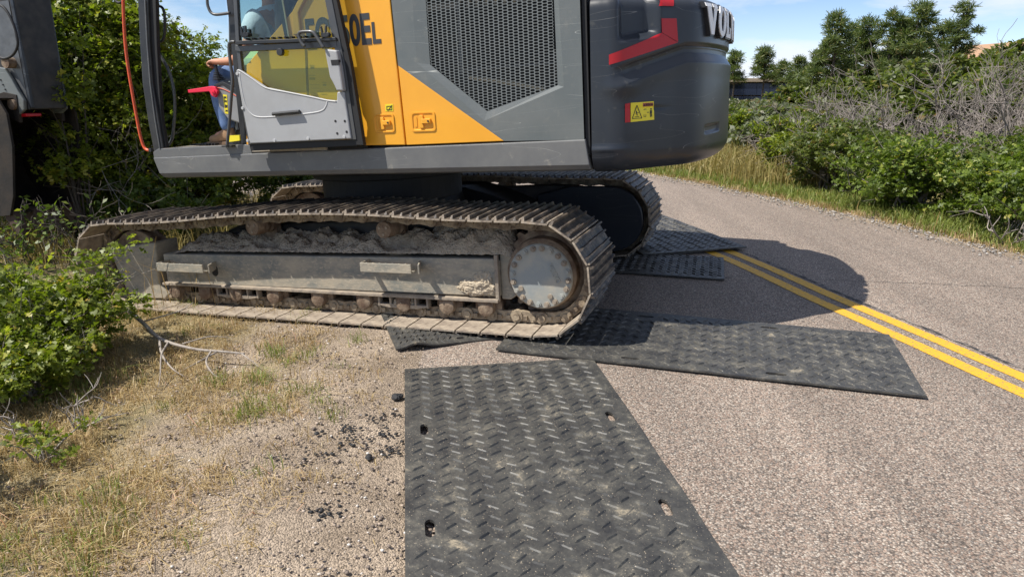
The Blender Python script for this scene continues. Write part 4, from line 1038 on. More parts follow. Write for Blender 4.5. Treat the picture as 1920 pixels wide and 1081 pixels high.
        m_ = ny_+1; F = [(i*m_+j, i*m_+j+1, (i+1)*m_+j+1, (i+1)*m_+j) for i in range(nx_) for j in range(ny_)]
        fast_mesh('dried_mud', V, F, M['mud'], ex)
        # crumbling lump on the outer face near the sprocket
        M['palemud'] = mat('pale_dried_mud', (.50, .42, .31), .95, col2=(.38, .31, .22), scale=22, bump=1, bscale=55, bdist=.02)
        def lumpy(c, sx_, sy_, sz_, seed, name='mud_lump'):
            bm = bmesh.new(); bmesh.ops.create_icosphere(bm, subdivisions=5, radius=1)
            for v in bm.verts:
                d = v.co.normalized(); f = 1 + .30*noise.noise(d*1.7 + Vector((seed, 0, 0))) + .16*noise.noise(d*5 + Vector((seed, 0, 0))) + .04*noise.noise(d*15)
                v.co = Vector((d.x*sx_*f, d.y*sy_*f, d.z*sz_*f))
                if v.co.z < 0: v.co.x *= 1 - .5*v.co.z/sz_*0; 
            me = bpy.data.meshes.new(name); bm.to_mesh(me); bm.free(); me.materials.append(M['palemud'])
            o = bpy.data.objects.new(name, me); C.objects.link(o); o.parent = ex; o.location = c
        a_ = B(895, 536, yf); lumpy((a_.x, yf-.005, a_.z-.008), .15, .045, .070, 2)
        lumpy((-1.475, yf-.01, .335), .085, .04, .09, 5)
        a_ = B(757, 575, yf); lumpy((a_.x, yf-.02, .158), .085, .045, .045, 9)
under_side(1); under_side(-1)
# tiny lettering cast on the drive cover
def text_mesh(body, size, bold=0.0, sx=1.0, extrude=.003, space=1.0):
    cu = bpy.data.curves.new('t', 'FONT'); cu.body = body; cu.size = size; cu.offset = bold; cu.extrude = extrude; cu.space_character = space
    o = bpy.data.objects.new('t', cu); C.objects.link(o); bpy.context.view_layer.update()
    dg = bpy.context.evaluated_depsgraph_get(); me = bpy.data.meshes.new_from_object(o.evaluated_get(dg)); bpy.data.objects.remove(o)
    for v in me.vertices: v.co.x *= sx
    return me
def side_text(body, u0, v0, u1, hgt_px, y, m, name, bold=0, extrude=.003, rot=0, parent=None):
    """text on a machine side plane starting at a pixel, as wide as the pixels say"""
    a = B(u0, v0, y); b = B(u1, v0, y); top = B(u0, v0-hgt_px, y); H = (top-a).length; Wd = abs(a.x-b.x)
    me = text_mesh(body, H*1.37, bold*H, 1, extrude)
    xs = [v.co.x for v in me.vertices]; x0, x1 = min(xs), max(xs); k = Wd/(x1-x0)
    for v in me.vertices: v.co = Vector(((v.co.x-x0)*k, v.co.y, v.co.z))
    me.materials.clear(); me.materials.append(m)
    o = bpy.data.objects.new(name, me); C.objects.link(o); o.parent = parent or ex
    # local x -> -x of machine, local y -> z, normal -> +y
    R = Matrix(((-1, 0, 0), (0, 0, 1), (0, 1, 0))).transposed()
    o.matrix_local = Matrix.Translation((a.x, y, a.z)) @ (R @ Matrix.Rotation(rot, 3, 'Z')).to_4x4()
    return o
side_text('VOLVO', 1026, 497, 1064, 10, YC+.155+.026, M['cover'], 'cast_lettering', .03, .004, -1.12)

# ---- centre frame and slewing ring: black paints in the shade under the body
mb = MB()
mb.box((0, 0, .60), (1.25, 1.5, .42), taper=.82)
for sx_ in (-1, 1):
    for sy_ in (-1, 1):
        mb.prism([(sx_*.15, .42), (sx_*.15, .80), (sx_*.55, .80), (sx_*.85, .72), (sx_*1.15, .60), (sx_*1.15, .30), (sx_*.7, .36)], min(sy_*.45, sy_*1.05), max(sy_*.45, sy_*1.05))
mb.build('centre_frame', M['rubber'], ex, bevel=.02)
mb = MB(); mb.cyl((0, 0, .90), .66, .22, 'z', 48); mb.cyl((0, 0, 1.03), .74, .06, 'z', 48); mb.build('slewing_ring', M['rubber'], ex, bevel=.01)
# ---- revolving deck
mb = MB(); mb.box((-.45, 0, 1.20), (3.6, 2.68, .14)); mb.build('deck', M['dark'], ex, bevel=.02)

# ---- side skirt
sk = Q([(303, 335), (287, 296), (472, 288.5), (1097, 262), (1107, 321.5)], SY+.012)
x0, x1 = sk[0][0], sk[-1][0]
def skirt(sg):
    mb = MB(); prof = []
    # cross-section (y, z) swept along x with the two traced ends
    zt0, zt1 = sk[1][1], sk[3][1]; zb0, zb1 = sk[0][1], sk[4][1]
    n = 24; ring = [(1.10, 0, 'b'), (1.36, 0, 'b'), (1.405, .012, 'b'), (1.432, .045, 'b'), (1.432, 0, 't'), (1.40, 0, 't2'), (1.10, 0, 't2')]
    V = []
    for i in range(n+1):
        f = i/n; zt = zt0 + (zt1-zt0)*f; zb = zb0 + (zb1-zb0)*f
        for (yy, dz, k) in ring:
            z = zb + dz if k == 'b' else (zt if k == 't' else zt + .004)
            g = (z-zb)/(zt-zb); xs_ = sk[0][0] + (sk[1][0]-sk[0][0])*g; xe_ = sk[4][0] + (sk[3][0]-sk[4][0])*g
            V.append((xs_ + (xe_-xs_)*f, sg*yy, z))
    m_ = len(ring); F = [(i*m_+j, i*m_+(j+1) % m_, (i+1)*m_+(j+1) % m_, (i+1)*m_+j) for i in range(n) for j in range(m_)]
    mb.add(V, F + [tuple(range(m_)), tuple(range((n+1)*m_-1, n*m_-1, -1))]); mb.build('side_skirt', M['skirt'], ex, bevel=.006)
skirt(1); skirt(-1)

# ---- body side: yellow panels, grey panel with grille
TOPZ = 2.44
def ztop(px): # x on side plane at the top edge directly above a seam
    return None
s1b = BX(761, 272, SY); s1t = BX(732, 0, SY); s2b = BX(1097, 262, SY); s2t = BX(1089, 0, SY)
def ext(b, t, z):  # extend line b->t to height z
    k = (z-b[1])/(t[1]-b[1]); return (b[0] + (t[0]-b[0])*k, z)
S1T, S2T = ext(s1b, s1t, TOPZ), ext(s2b, s2t, TOPZ)
G1 = .005
# yellow panel beside the cab (its front edge slants)
yp = Q([(759.5, 272), (731, 0)], SY)
front = Q([(462, 274), (462, 122), (561, 6)], SY)
top_f = ext(front[1], front[2], TOPZ)
mb = MB(); mb.prism([yp[0], ext(yp[0], yp[1], TOPZ), top_f, front[1], front[0]], SY-.05, SY)
panel_y = mb.build('front_body_panel', M['yellow'], ex, bevel=.006)
# grey side door with a yellow triangle at its lower front corner
tri = Q([(746.5, 123), (762.5, 272), (945, 264.5)], SY)
mb = MB(); mb.prism(tri, SY-.05, SY+.001); mb.build('yellow_corner_panel', M['yellow'], ex, bevel=.004)
gout = Q([(784, 122), (905, 226), (1056, 160), (1046, -60), (775, -60)], SY)      # outer chamfer
gin = Q([(797, 0), (805.5, 121), (913, 209), (1045, 160), (1038, 0)], SY)
a0 = ext(gin[1], gin[0], TOPZ-.12); a1 = ext(gin[3], gin[4], TOPZ-.12)
gin = [a0, gin[1], gin[2], gin[3], a1]
o0 = ext(Q([(781, 118)], SY)[0], Q([(773, 0)], SY)[0], TOPZ-.06); 
gout = [o0] + Q([(781, 118), (908, 226), (1057, 163)], SY) + [ext(Q([(1057, 163)], SY)[0], Q([(1047, 0)], SY)[0], TOPZ-.06)]
tl = ext(Q([(745, 121)], SY)[0], yp[1], TOPZ); tl = (yp[1][0]-.012, TOPZ)
outer = [ (S1T[0]-.006, TOPZ), tri[0], tri[2], (s2b[0]+.006, s2b[1]), (S2T[0]+.006, TOPZ)]
def ring_panel(name, O, I, y0, y1, m, mi=0, bev=.003):
    """flat frame between two outlines with matching corner counts, plus depth"""
    mb = MB(); n = len(O); vs = [(x, y0, z) for x, z in O] + [(x, y1, z) for x, z in I]
    mb.add(vs, [(i, (i+1) % n, (i+1) % n + n, i+n) for i in range(n)]); return mb.build(name, m, ex)
ring_panel('side_door', outer, gout, SY, SY, M['grey'])
ring_panel('grille_chamfer', gout, gin, SY, SY-.009, M['grey'])
mb = MB(); mb.prism(outer, SY-.09, SY-.085); mb.build('grille_backing', M['rubber'], ex)
def inside(p, P):
    c = False; n = len(P)
    for i in range(n):
        a, b = P[i], P[(i+1) % n]
        if (a[1] > p[1]) != (b[1] > p[1]) and p[0] < (b[0]-a[0])*(p[1]-a[1])/(b[1]-a[1]) + a[0]: c = not c
    return c
def grille():
    px_, pz_ = .0415, .0190; hx, hz = px_/2, pz_; V = []; F = []; mb = MB()
    xs_ = [p[0] for p in gin]; zs_ = [p[1] for p in gin]; yb = SY-.011; th = .003
    # hexagon cell outline and hole outline
    oh = [(-px_/2, -pz_/3*1), (0, -pz_), (px_/2, -pz_/3), (px_/2, pz_/3), (0, pz_), (-px_/2, pz_/3)]
    oh = [(-px_*.5, 0), (-px_*.5+px_*.18, -pz_*.5), (px_*.5-px_*.18, -pz_*.5), (px_*.5, 0), (px_*.5-px_*.18, pz_*.5), (-px_*.5+px_*.18, pz_*.5)]
    j = 0; z = min(zs_) - .01; stepx = px_*1.64; 
    while z < max(zs_):
        for sh in (0, 1):
            x = min(xs_) - .03
            while x < max(xs_) + .03:
                cx_, cz_ = x + sh*stepx/2, z + sh*pz_*.5
                if inside((cx_, cz_), gin):
                    o = len(mb.v)
                    vs = [(cx_+a, yb, cz_+b) for a, b in oh] + [(cx_+a*.80, yb, cz_+b*.76) for a, b in oh] + [(cx_+a*.76, yb-.008, cz_+b*.72) for a, b in oh]
                    mb.add(vs, [(i, (i+1) % 6, (i+1) % 6 + 6, i+6) for i in range(6)] + [(i+6, (i+1) % 6 + 6, (i+1) % 6 + 12, i+12) for i in range(6)])
                x += stepx
        z += pz_
    mb.build('grille', M['grille'], ex)
M['grille'] = mat('grey_grille_mesh', (.15, .165, .165), .5)
grille()
# what shows behind the grille
mb = MB()
def cor(pts, r, name, m):
    mb = MB(); P = cr([Vector(p) for p in pts], 14); mb.tube(P, [r*(1 + (.35 if i % 2 else 0)) for i in range(len(P))], 8); mb.build(name, m, ex)
a_, b_, c_ = B(878, 145, SY-.06), B(950, 155, SY-.06), B(1024, 168, SY-.06)
cor([a_, b_, c_], .012, 'corrugated_hose', M['reflamp'])
mb = MB()
for k in range(7):
    p = B(862+k*17, 4, SY-.07); q = B(862+k*17, -40, SY-.07); mb.tube([p, q], .012, 6)
mb.build('cooler_fins', M['reflamp'], ex)
mb = MB(); mb.tube([B(858, 0, SY-.065), B(866, 140, SY-.065)], .010, 6); mb.tube([B(868, 132, SY-.06), B(1043, 118, SY-.06)], .008, 6); mb.build('cooler_frame', mat('cooler_grey', (.2, .21, .22), .5), ex)
# hood top, engine house box
mb = MB(); mb.prism([(.35, 1.26), (.35, 1.9), (-.1, TOPZ+.01), (-2.25, TOPZ+.01), (-2.25, 1.26)], -SY+.02, SY-.095); mb.build('engine_house', M['dark'], ex, bevel=.01)
mb = MB(); mb.box((-1.2, 0, TOPZ+.015), (2.1, 2.82, .03)); mb.build('hood', M['grey'], ex, bevel=.02)
mb = MB(); mb.prism([(s2b[0]-.001, s2b[1]-.1), (s2b[0]-.03, s2b[1]-.1), (S2T[0]-.03, TOPZ), (S2T[0]-.001, TOPZ)], 1.2, SY-.02); mb.build('seam_gasket', M['rubber'], ex)

# latches and little label on the yellow panels
def latch(px0, py0, px1, py1):
    P = Q([(px0, py0), (px1, py0-1), (px1, py1-1), (px0, py1)], SY)
    cx_ = sum(p[0] for p in P)/4; cz_ = sum(p[1] for p in P)/4; w_, h_ = abs(P[0][0]-P[1][0]), abs(P[0][1]-P[3][1])
    mb = MB(); n = 4
    def rr(w, h, r):
        o = []
        for (sx_, sz_, a0_) in ((1, 1, 0), (-1, 1, 90), (-1, -1, 180), (1, -1, 270)):
            for k in range(4):
                a = math.radians(a0_ + 30*k); o.append((cx_ + sx_*(w/2-r) + r*math.cos(a), cz_ + sz_*(h/2-r) + r*math.sin(a)))
        return o
    rings = [(rr(w_, h_, .02), SY+.0015), (rr(w_*.985, h_*.985, .02), SY+.007), (rr(w_*.86, h_*.84, .018), SY+.007), (rr(w_*.80, h_*.78, .015), SY-.0005+.002)]
    vs = [(x, y, z) for R_, y in rings for x, z in R_]; m_ = 16
    mb.add(vs, [(i*m_+k, i*m_+(k+1) % m_, (i+1)*m_+(k+1) % m_, (i+1)*m_+k) for i in range(3) for k in range(m_)] + [tuple(range(3*m_, 4*m_))])
    root = mb.build('latch', M['yellow_in'], ex, smooth=False)
    mb = MB(); mb.box((cx_ + w_*.06, SY+.006, cz_), (w_*.16, .014, h_*.66)); mb.box((cx_ - w_*.14, SY+.009, cz_+h_*.02), (w_*.36, .02, h_*.24)); mb.build('latch_handle', M['yellow'], root, bevel=.003)
    mb = MB(); mb.cyl((cx_ - w_*.24, SY+.0205, cz_+h_*.02), .007, .006, 'y', 12); mb.build('lock', M['black'], root)
    mb = MB(); mb.box((cx_ + w_*.30, SY+.003, cz_), (w_*.1, .004, h_*.5)); mb.build('latch_recess', M['yellow_in'], root)
latch(701, 214, 740, 249); latch(771, 210, 817, 247)
def quad_label(name, pts, y, m, th=.002, parent=None, bev=0):
    mb = MB(); mb.prism(Q(pts, y), y-.001, y+th); return mb.build(name, m, parent or ex)
lb_ = quad_label('small_label', [(722.5, 196), (737, 195), (737.5, 208.5), (723, 209)], SY, M['label'])
mb = MB(); 
for a in ([(725, 199), (735, 198.4), (735.3, 199.6), (725.2, 200.2)], [(725, 205.5), (735.5, 205), (735.7, 206.2), (725.1, 206.7)], [(725, 199), (726, 199), (726.3, 206.5), (725.2, 206.5)], [(734.2, 199), (735.2, 199), (735.6, 206), (734.5, 206)], [(727, 207.5), (735, 196.8), (735.8, 197.4), (727.8, 208)]):
    mb.prism(Q(a, SY), SY+.003, SY+.004)
mb.build('label_print', M['blackink'], lb_)
side_text('EC250E', 577, 91, 698, 56, SY+.002, M['decalgrey'], 'model_lettering', .045, .001)
side_text('L', 699.5, 81, 715, 40, SY+.002, M['decalgrey'], 'model_lettering', .045, .001)

# ---- counterweight
cwo = [(-2.292, 1.42), (-2.37, 1.42), (-2.45, 1.412), (-2.53, 1.365), (-2.65, 1.235), (-2.775, 1.08), (-2.88, .93), (-2.955, .75), (-3.01, .50), (-3.04, .25), (-3.05, 0)]
cwo = [(x*1.010 if x < -2.8 else x, y) for x, y in cwo]
cwo = cwo + [(x, -y) for x, y in cwo[-2::-1]]
CWP = cr([(x, y, 0) for x, y in cwo], 10); cwl = [0]
for i in range(len(CWP)-1): cwl.append(cwl[-1] + (CWP[i+1]-CWP[i]).length)
CWL = cwl[-1]
import bisect
def cw_base(s):
    s = min(max(s, 0), CWL - 1e-6); i = min(bisect.bisect_right(cwl, s) - 1, len(CWP)-2); f = (s-cwl[i])/(cwl[i+1]-cwl[i])
    p = CWP[i].lerp(CWP[i+1], f); t = (CWP[min(i+2, len(CWP)-1)] - CWP[max(i-1, 0)]).normalized(); return p, Vector((t.y, -t.x, 0))
ZB, ZT = 1.115, 2.23
SC = CWL/2
def groove_z(s):
    a = min(s, CWL-s)     # distance from the seam
    return 1.752 + (1.905-1.752)*min(1, max(0, (a-.12)/.62))
def cw_off(s, z):
    a = min(s, CWL-s); zg = groove_z(s)
    o = 0
    fade = sst(.12, .30, a)
    # bottom rounding
    b = (z-ZB)
    if b < .14: o -= .14 - math.sqrt(max(0, .14**2 - (.14-b)**2))
    t = ZT - z
    if t < .10: o -= .10 - math.sqrt(max(0, .10**2 - (.10-t)**2))
    # groove, and upper band set back
    d = z - zg
    if d > -.10: o -= fade*.040*min(1, (d+.10)/.06)
    if d > -.012: o += fade*.026*sst(-.012, .030, d)
    o += fade*.006*sst(-.22, -.05, d)*(d < 0)
    # scoop above the red band on the side corner
    sc_ = sst(.16, .26, a)*(1-sst(.46, .53, a))*sst(.10+.12*(.62-a), .16+.12*(.62-a), d)*(1-sst(.45, .52, d))
    o -= .085*sc_
    # lip near the top of the rear
    o += .014*sst(2.20, 2.235, z)*fade
    # slot in the rear face low down
    if abs(z-1.355) < .05 and .95 < a < 1.30: o -= .018*sst(.035, .015, abs(z-1.355-.02*(a-1.1)))*sst(.95, .99, a)*(1-sst(1.26, 1.30, a))
    # soft knob and crease on the corner
    o += .012*math.exp(-((a-.20)/.09)**2 - ((z-1.66)/.05)**2) - .006*math.exp(-((a-.40)/.12)**2 - ((z-1.52)/.012)**2)
    o += .010*math.exp(-((a-.08)/.12)**2 - ((z-1.27)/.02)**2)
    return o
def cw_pt(s, z, off=0.0):
    p, n = cw_base(s); q = p + n*(cw_off(s, z) + off); return Vector((q.x, q.y, z))
ns_, nz_ = 330, 190
V = [cw_pt(CWL*i/ns_, ZB + (ZT-ZB)*j/nz_) for i in range(ns_+1) for j in range(nz_+1)]
m_ = nz_+1; F = [(i*m_+j, i*m_+j+1, (i+1)*m_+j+1, (i+1)*m_+j) for i in range(ns_) for j in range(nz_)]
cw = fast_mesh('counterweight', V, F, M['cw'], ex, smooth=True)
bmx = bmesh.new(); bmx.from_mesh(cw.data); bmx.verts.ensure_lookup_table()
for j in (0, nz_):
    bmx.faces.new([bmx.verts[i*m_+j] for i in range(ns_+1)])
bmx.faces.new([bmx.verts[j] for j in range(nz_+1)] + [bmx.verts[ns_*m_+j] for j in range(nz_, -1, -1)])
bmesh.ops.recalc_face_normals(bmx, faces=bmx.faces); bmx.to_mesh(cw.data); bmx.free()
cw.data.set_sharp_from_angle(angle=math.radians(50))
# table for finding (s, z) of a pixel on the counterweight
gs = np.linspace(0, SC*1.15, 420); gzv = np.linspace(ZB, ZT, 300)
tab = np.array([[proj(M2W(cw_pt(s, z))) for z in gzv[::6]] for s in gs])
def cwuv(u, v):
    d = (tab[:, :, 0]-u)**2 + (tab[:, :, 1]-v)**2
    # prefer the first surface met by the eye: smallest s among near ties
    i, j = np.unravel_index(np.argmin(d), d.shape)
    i = min(max(i, 1), len(gs)-2); j = min(max(j, 1), tab.shape[1]-2)
    p0 = tab[i, j]; ds = (tab[i+1, j]-tab[i-1, j])/(gs[i+1]-gs[i-1]); dz_ = (tab[i, j+1]-tab[i, j-1])/(gzv[12]-gzv[0])
    A = np.array([[ds[0], dz_[0]], [ds[1], dz_[1]]]); r = np.linalg.lstsq(A, np.array([u, v])-p0, rcond=.05)[0]
    return gs[i] + r[0], gzv[::6][j] + r[1]
def cw_patch(name, quad, m, off=.004, n=10, parent=None, thick=.003):
    """four pixel corners (tl, tr, br, bl) laid onto the counterweight skin"""
    c = [cwuv(*q) for q in quad]; V = []; 
    for i in range(n+1):
        for j in range(n+1):
            f, g_ = i/n, j/n
            s = (c[0][0]*(1-f)+c[1][0]*f)*(1-g_) + (c[3][0]*(1-f)+c[2][0]*f)*g_; z = (c[0][1]*(1-f)+c[1][1]*f)*(1-g_) + (c[3][1]*(1-f)+c[2][1]*f)*g_
            V.append(cw_pt(s, z, off))
    m_ = n+1; F = [(i*m_+j, i*m_+j+1, (i+1)*m_+j+1, (i+1)*m_+j) for i in range(n) for j in range(n)]
    return fast_mesh(name, V, F, m, parent or cw, smooth=True)
cw_patch('red_reflector', [(1142, 103), (1240, 62), (1271, 80), (1142, 122)], M['red'], .005, 24)
cw_patch('red_reflector', [(1239, 35), (1267.5, 35), (1270.5, 79), (1240, 61.5)], M['red'], .006, 16)
cw_patch('red_reflector', [(1233, -20), (1261, -20), (1262, 12), (1234, 12)], M['red'], .006)
wl = cw_patch('warning_label', [(1182, 193), (1225, 190), (1226, 224.5), (1182, 229)], M['label'], .004)
cw_patch('red_label_edge', [(1171.5, 195), (1181, 193), (1181.5, 229), (1171.5, 230)], M['red'], .004)
def cw_lines(name, segs, m, off=.0055, parent=None):
    mb = MB()
    for q in segs:
        c = [cwuv(*p) for p in q]; o = len(mb.v); mb.add([cw_pt(s, z, off) for s, z in c], [tuple(range(len(c)))])
    o = mb.build(name, m, parent); return o
tri_o = [(1193.5, 197.5), (1202.5, 221.5), (1184.8, 222.5)]
def stroke(a, b, w_):
    d = Vector((b[0]-a[0], b[1]-a[1])); n_ = Vector((-d.y, d.x)).normalized()*w_/2
    return [(a[0]+n_.x, a[1]+n_.y), (b[0]+n_.x, b[1]+n_.y), (b[0]-n_.x, b[1]-n_.y), (a[0]-n_.x, a[1]-n_.y)]
segs = [stroke(tri_o[i], tri_o[(i+1) % 3], 1.3) for i in range(3)] + [stroke((1189, 219.5), (1198, 218.5), 1), stroke((1192, 208), (1194, 217), 1.6), stroke((1191, 213), (1197, 211), 1), stroke((1206.5, 205), (1206.5, 219), .9), stroke((1210, 204.6), (1210, 218.6), .9), stroke((1206.5, 205), (1210, 204.6), .9), stroke((1206.5, 219), (1210, 218.6), .9), stroke((1212, 211), (1216, 210.6), 1.2),
        stroke((1219.5, 203), (1219.5, 206), 2.4), stroke((1219.6, 207), (1219.7, 213), 4.0), stroke((1218.6, 213), (1218.7, 219.5), 1.5), stroke((1221, 213), (1221, 219.3), 1.5)]
cw_lines('label_pictogram', segs, M['blackink'], .0055, wl)
cw_patch('label_header', [(1204.5, 193.5), (1224, 192.3), (1224, 199), (1204.5, 200.4)], mat('dull_red_label', (.40, .10, .06), .5), .0048, 4, wl)
# WARNING in tiny strokes
FT = {'W': [((0,1),(.25,0)), ((.25,0),(.5,.7)), ((.5,.7),(.75,0)), ((.75,0),(1,1))], 'A': [((0,0),(.5,1)), ((.5,1),(1,0)), ((.22,.35),(.78,.35))], 'R': [((0,0),(0,1)), ((0,1),(.8,.9)), ((.8,.9),(.8,.55)), ((.8,.55),(0,.5)), ((.3,.5),(.9,0))], 'N': [((0,0),(0,1)), ((0,1),(.9,0)), ((.9,0),(.9,1))], 'I': [((.5,0),(.5,1))], 'G': [((.9,.9),(.1,.9)), ((.1,.9),(.1,.1)), ((.1,.1),(.9,.1)), ((.9,.1),(.9,.5)), ((.9,.5),(.5,.5))]}
segs = [[(1205.4, 199.4), (1207.2, 194.6), (1209, 199.1)]]
for k, chh in enumerate('WARNING'):
    for a, b in FT[chh]:
        ox, oy = 1209.6 + k*2.03, 198.9 - k*.13; segs.append(stroke((ox + a[0]*1.6, oy - a[1]*4.4), (ox + b[0]*1.6, oy - b[1]*4.4), .55))
cw_lines('label_word', segs, M['blackink'], .0062, wl)
# slab-serif lettering across the rear
SER = {'V': [(0,1),(.44,1),(.44,.88),(.37,.88),(.53,.36),(.66,.88),(.58,.88),(.58,1),(1,1),(1,.88),(.93,.88),(.62,0),(.38,0),(.07,.88),(0,.88)],
       'L': [(0,1),(.56,1),(.56,.88),(.42,.88),(.42,.14),(.74,.14),(.74,.36),(.9,.36),(.9,0),(0,0),(0,.12),(.12,.12),(.12,.88),(0,.88)]}
def cw_letters():
    h_ = .200; wd = .205; gap = .016; s0 = SC - .875; zb_ = 1.985
    for k, chh in enumerate('VOLVO'):
        sa = s0 + k*(wd+gap)
        for nm, m_, o0, o1, gr in (('letter', M['white'], .030, .036, 0), ('letter_base', M['black'], -.002, .029, .010)):  # white face, and a wider black base behind it
            mb = MB()
            def P(a, b, off): return cw_pt(sa + a*wd*.98, zb_ + b*h_, off)
            if chh == 'O':
                n = 28; ou = [(.5 + (.5+gr/wd)*math.cos(2*PI*i/n), .5 + (.52+gr/h_)*math.sin(2*PI*i/n)) for i in range(n)]; inn = [(.5 + (.19-gr/wd*.6)*math.cos(2*PI*i/n), .5 + (.35-gr/h_*.6)*math.sin(2*PI*i/n)) for i in range(n)]
                vs = [P(a, b, o1) for a, b in ou] + [P(a, b, o1) for a, b in inn] + [P(a, b, o0) for a, b in ou] + [P(a, b, o0) for a, b in inn]
                mb.add(vs, [(i, (i+1) % n, n+(i+1) % n, n+i) for i in range(n)] + [(i, (i+1) % n, 2*n+(i+1) % n, 2*n+i) for i in range(n)] + [(n+i, n+(i+1) % n, 3*n+(i+1) % n, 3*n+i) for i in range(n)])
            else:
                po = SER[chh]; n = len(po)
                if gr:   # grow the outline
                    po2 = []
                    for i in range(n):
                        a, b, c = Vector(po[i-1]), Vector(po[i]), Vector(po[(i+1) % n]); sc2 = Vector((wd, h_))
                        a, b, c = [Vector((v.x*wd, v.y*h_)) for v in (a, b, c)]
                        d1, d2 = (b-a).normalized(), (c-b).normalized(); n1, n2 = Vector((-d1.y, d1.x)), Vector((-d2.y, d2.x)); nn = (n1+n2); nn = nn/max(.5, nn.length_squared)*2*.5*2
                        q = b + nn.normalized()*gr*1.2; po2.append((q.x/wd, q.y/h_))
                    po = po2
                vs = [P(a, b, o1) for a, b in po] + [P(a, b, o0) for a, b in po]
                mb.add(vs, [tuple(range(n)), tuple(range(2*n-1, n-1, -1))] + [(i, (i+1) % n, n+(i+1) % n, n+i) for i in range(n)])
            mb.build(nm, m_, cw)
cw_letters()

# ================================================================== CAB
def Z2(u, v): return (360 + u/3.179, v/3.179)
def Z1(u, v): return (u/3.179, v/3.179)
def plate(name, px, y0, y1, m, parent=None, bevel=0, extra=None):
    mb = MB(); mb.prism(Q(px, y1), y0, y1); return mb.build(name, m, parent or ex, bevel=bevel)
CY = SY - .01; RY = .40
FZ = B(309, 277, SY).z
# cab shell: sill, floor, pillars, roof, rear wall
mb = MB(); mb.box((.56, .93, FZ-.03), (1.62, .98, .05)); floor_ = mb.build('cab_floor', M['floor'], ex, bevel=.005)
plate('door_sill', [(288.5, 296), (287, 285), (296, 279), (470, 270.5), (472, 288)], SY-.06, SY+.004, M['skirt'], bevel=.004)
plate('sill_gap', [(470, 288.5), (469, 270), (690, 261), (690, 279)], SY-.06, SY-.02, M['rubber'])
fp_out = [(250, -140), (258, 0), (262, 80), (267, 157), (277, 225), (290, 293)]
fp_mid = [(306, 279), (297, 225), (286, 157), (280, 80), (277, 0), (270, -140)]
plate('front_pillar', fp_out + [(300, 291)] + fp_mid, SY-.07, SY, M['black'], bevel=.008)
plate('pillar_seal', [(270, -140), (277, 0), (280, 80), (286, 157), (297, 225), (306, 279), (312, 278), (303, 225), (298, 157), (294, 80), (292, 0), (286, -140)], SY-.055, SY-.02, M['rubber'], bevel=.004)
# slim bright edge along the pillar
mb = MB(); mb.tube([Vector(B(u, v, SY+.004)) for u, v in [(272, 0), (276, 80), (282, 157), (291, 225), (300, 279)]], .006, 6); mb.build('pillar_trim', M['skirt'], ex)
def cabx(v, px_line=fp_out):
    return B(*px_line[1], SY)
fx = [B(u, v, SY) for u, v in fp_out[1:]]
# right-hand pillar, seen across the cab, and side glazing bars
mb = MB(); P = [(p.x - .03, RY, p.z) for p in fx]; P = [(P[0][0]-.02, RY, 2.95)] + P; mb.tube(P, .022, 8); mb.tube([(P[0][0]-.6, RY, 2.95), (P[0][0], RY, 2.95)], .03, 6); mb.build('right_pillar', M['pillar'], ex)
zb_ = B(350, 181, RY).z
mb = MB(); mb.tube([(1.33, RY, zb_), (.1, RY, zb_)], .011, 6); mb.build('window_bar', M['black'], ex)
mb = MB(); mb.prism([(fx[0].x-.03, 2.95), (fx[-1].x-.05, FZ+.02), (-.2, FZ+.02), (-.2, 2.95)], RY-.003, RY+.003); mb.build('right_window', M['clearglass'], ex)
mb = MB(); mb.add([(fx[0].x-.02, RY+.02, 2.9), (fx[0].x-.02, SY-.07, 2.9), (fx[-1].x-.03, SY-.07, FZ+.02), (fx[-1].x-.03, RY+.02, FZ+.02)], [(0, 1, 2, 3)]); mb.build('windscreen', M['clearglass'], ex)
mb = MB(); mb.box((.56, .91, 3.0), (1.75, 1.06, .09)); mb.build('cab_roof', M['pillar'], ex, bevel=.03)
mb = MB(); mb.box((-.24, .91, 1.75), (.04, .98, .9)); mb.box((-.24, .45, 2.6), (.05, .08, .8)); mb.box((-.24, 1.36, 2.6), (.05, .08, .8)); mb.build('rear_wall', M['black'], ex)
mb = MB(); mb.box((-.30, RY-.0, 1.55), (.9, .03, .5)); mb.build('right_lower_wall', M['black'], ex)
plate('centre_pillar', [(423, -140), (424, 0), (433, 77), (440, 160), (452, 270), (463, 270), (449, 160), (444, 77), (437, 0), (433, -140)], SY-.06, SY-.012, M['black'], bevel=.006)
plate('rear_pillar', [(505, -100), (519, 0), (534, 73), (541, 73), (529, 0), (516, -100)], SY-.05, SY+.012, M['black'], bevel=.004)
mb = MB(); mb.tube([B(529.5, 0, SY+.014), B(542, 72, SY+.014)], .0065, 6); mb.build('pillar_strip', mat('beige_gasket', (.5, .42, .3), .6), ex)
# inner lower side wall of the cab behind the open door (dark)
plate('side_trim', [(463, 274), (463, 122), (452, 122), (454, 274)], SY-.05, SY-.03, M['black'])
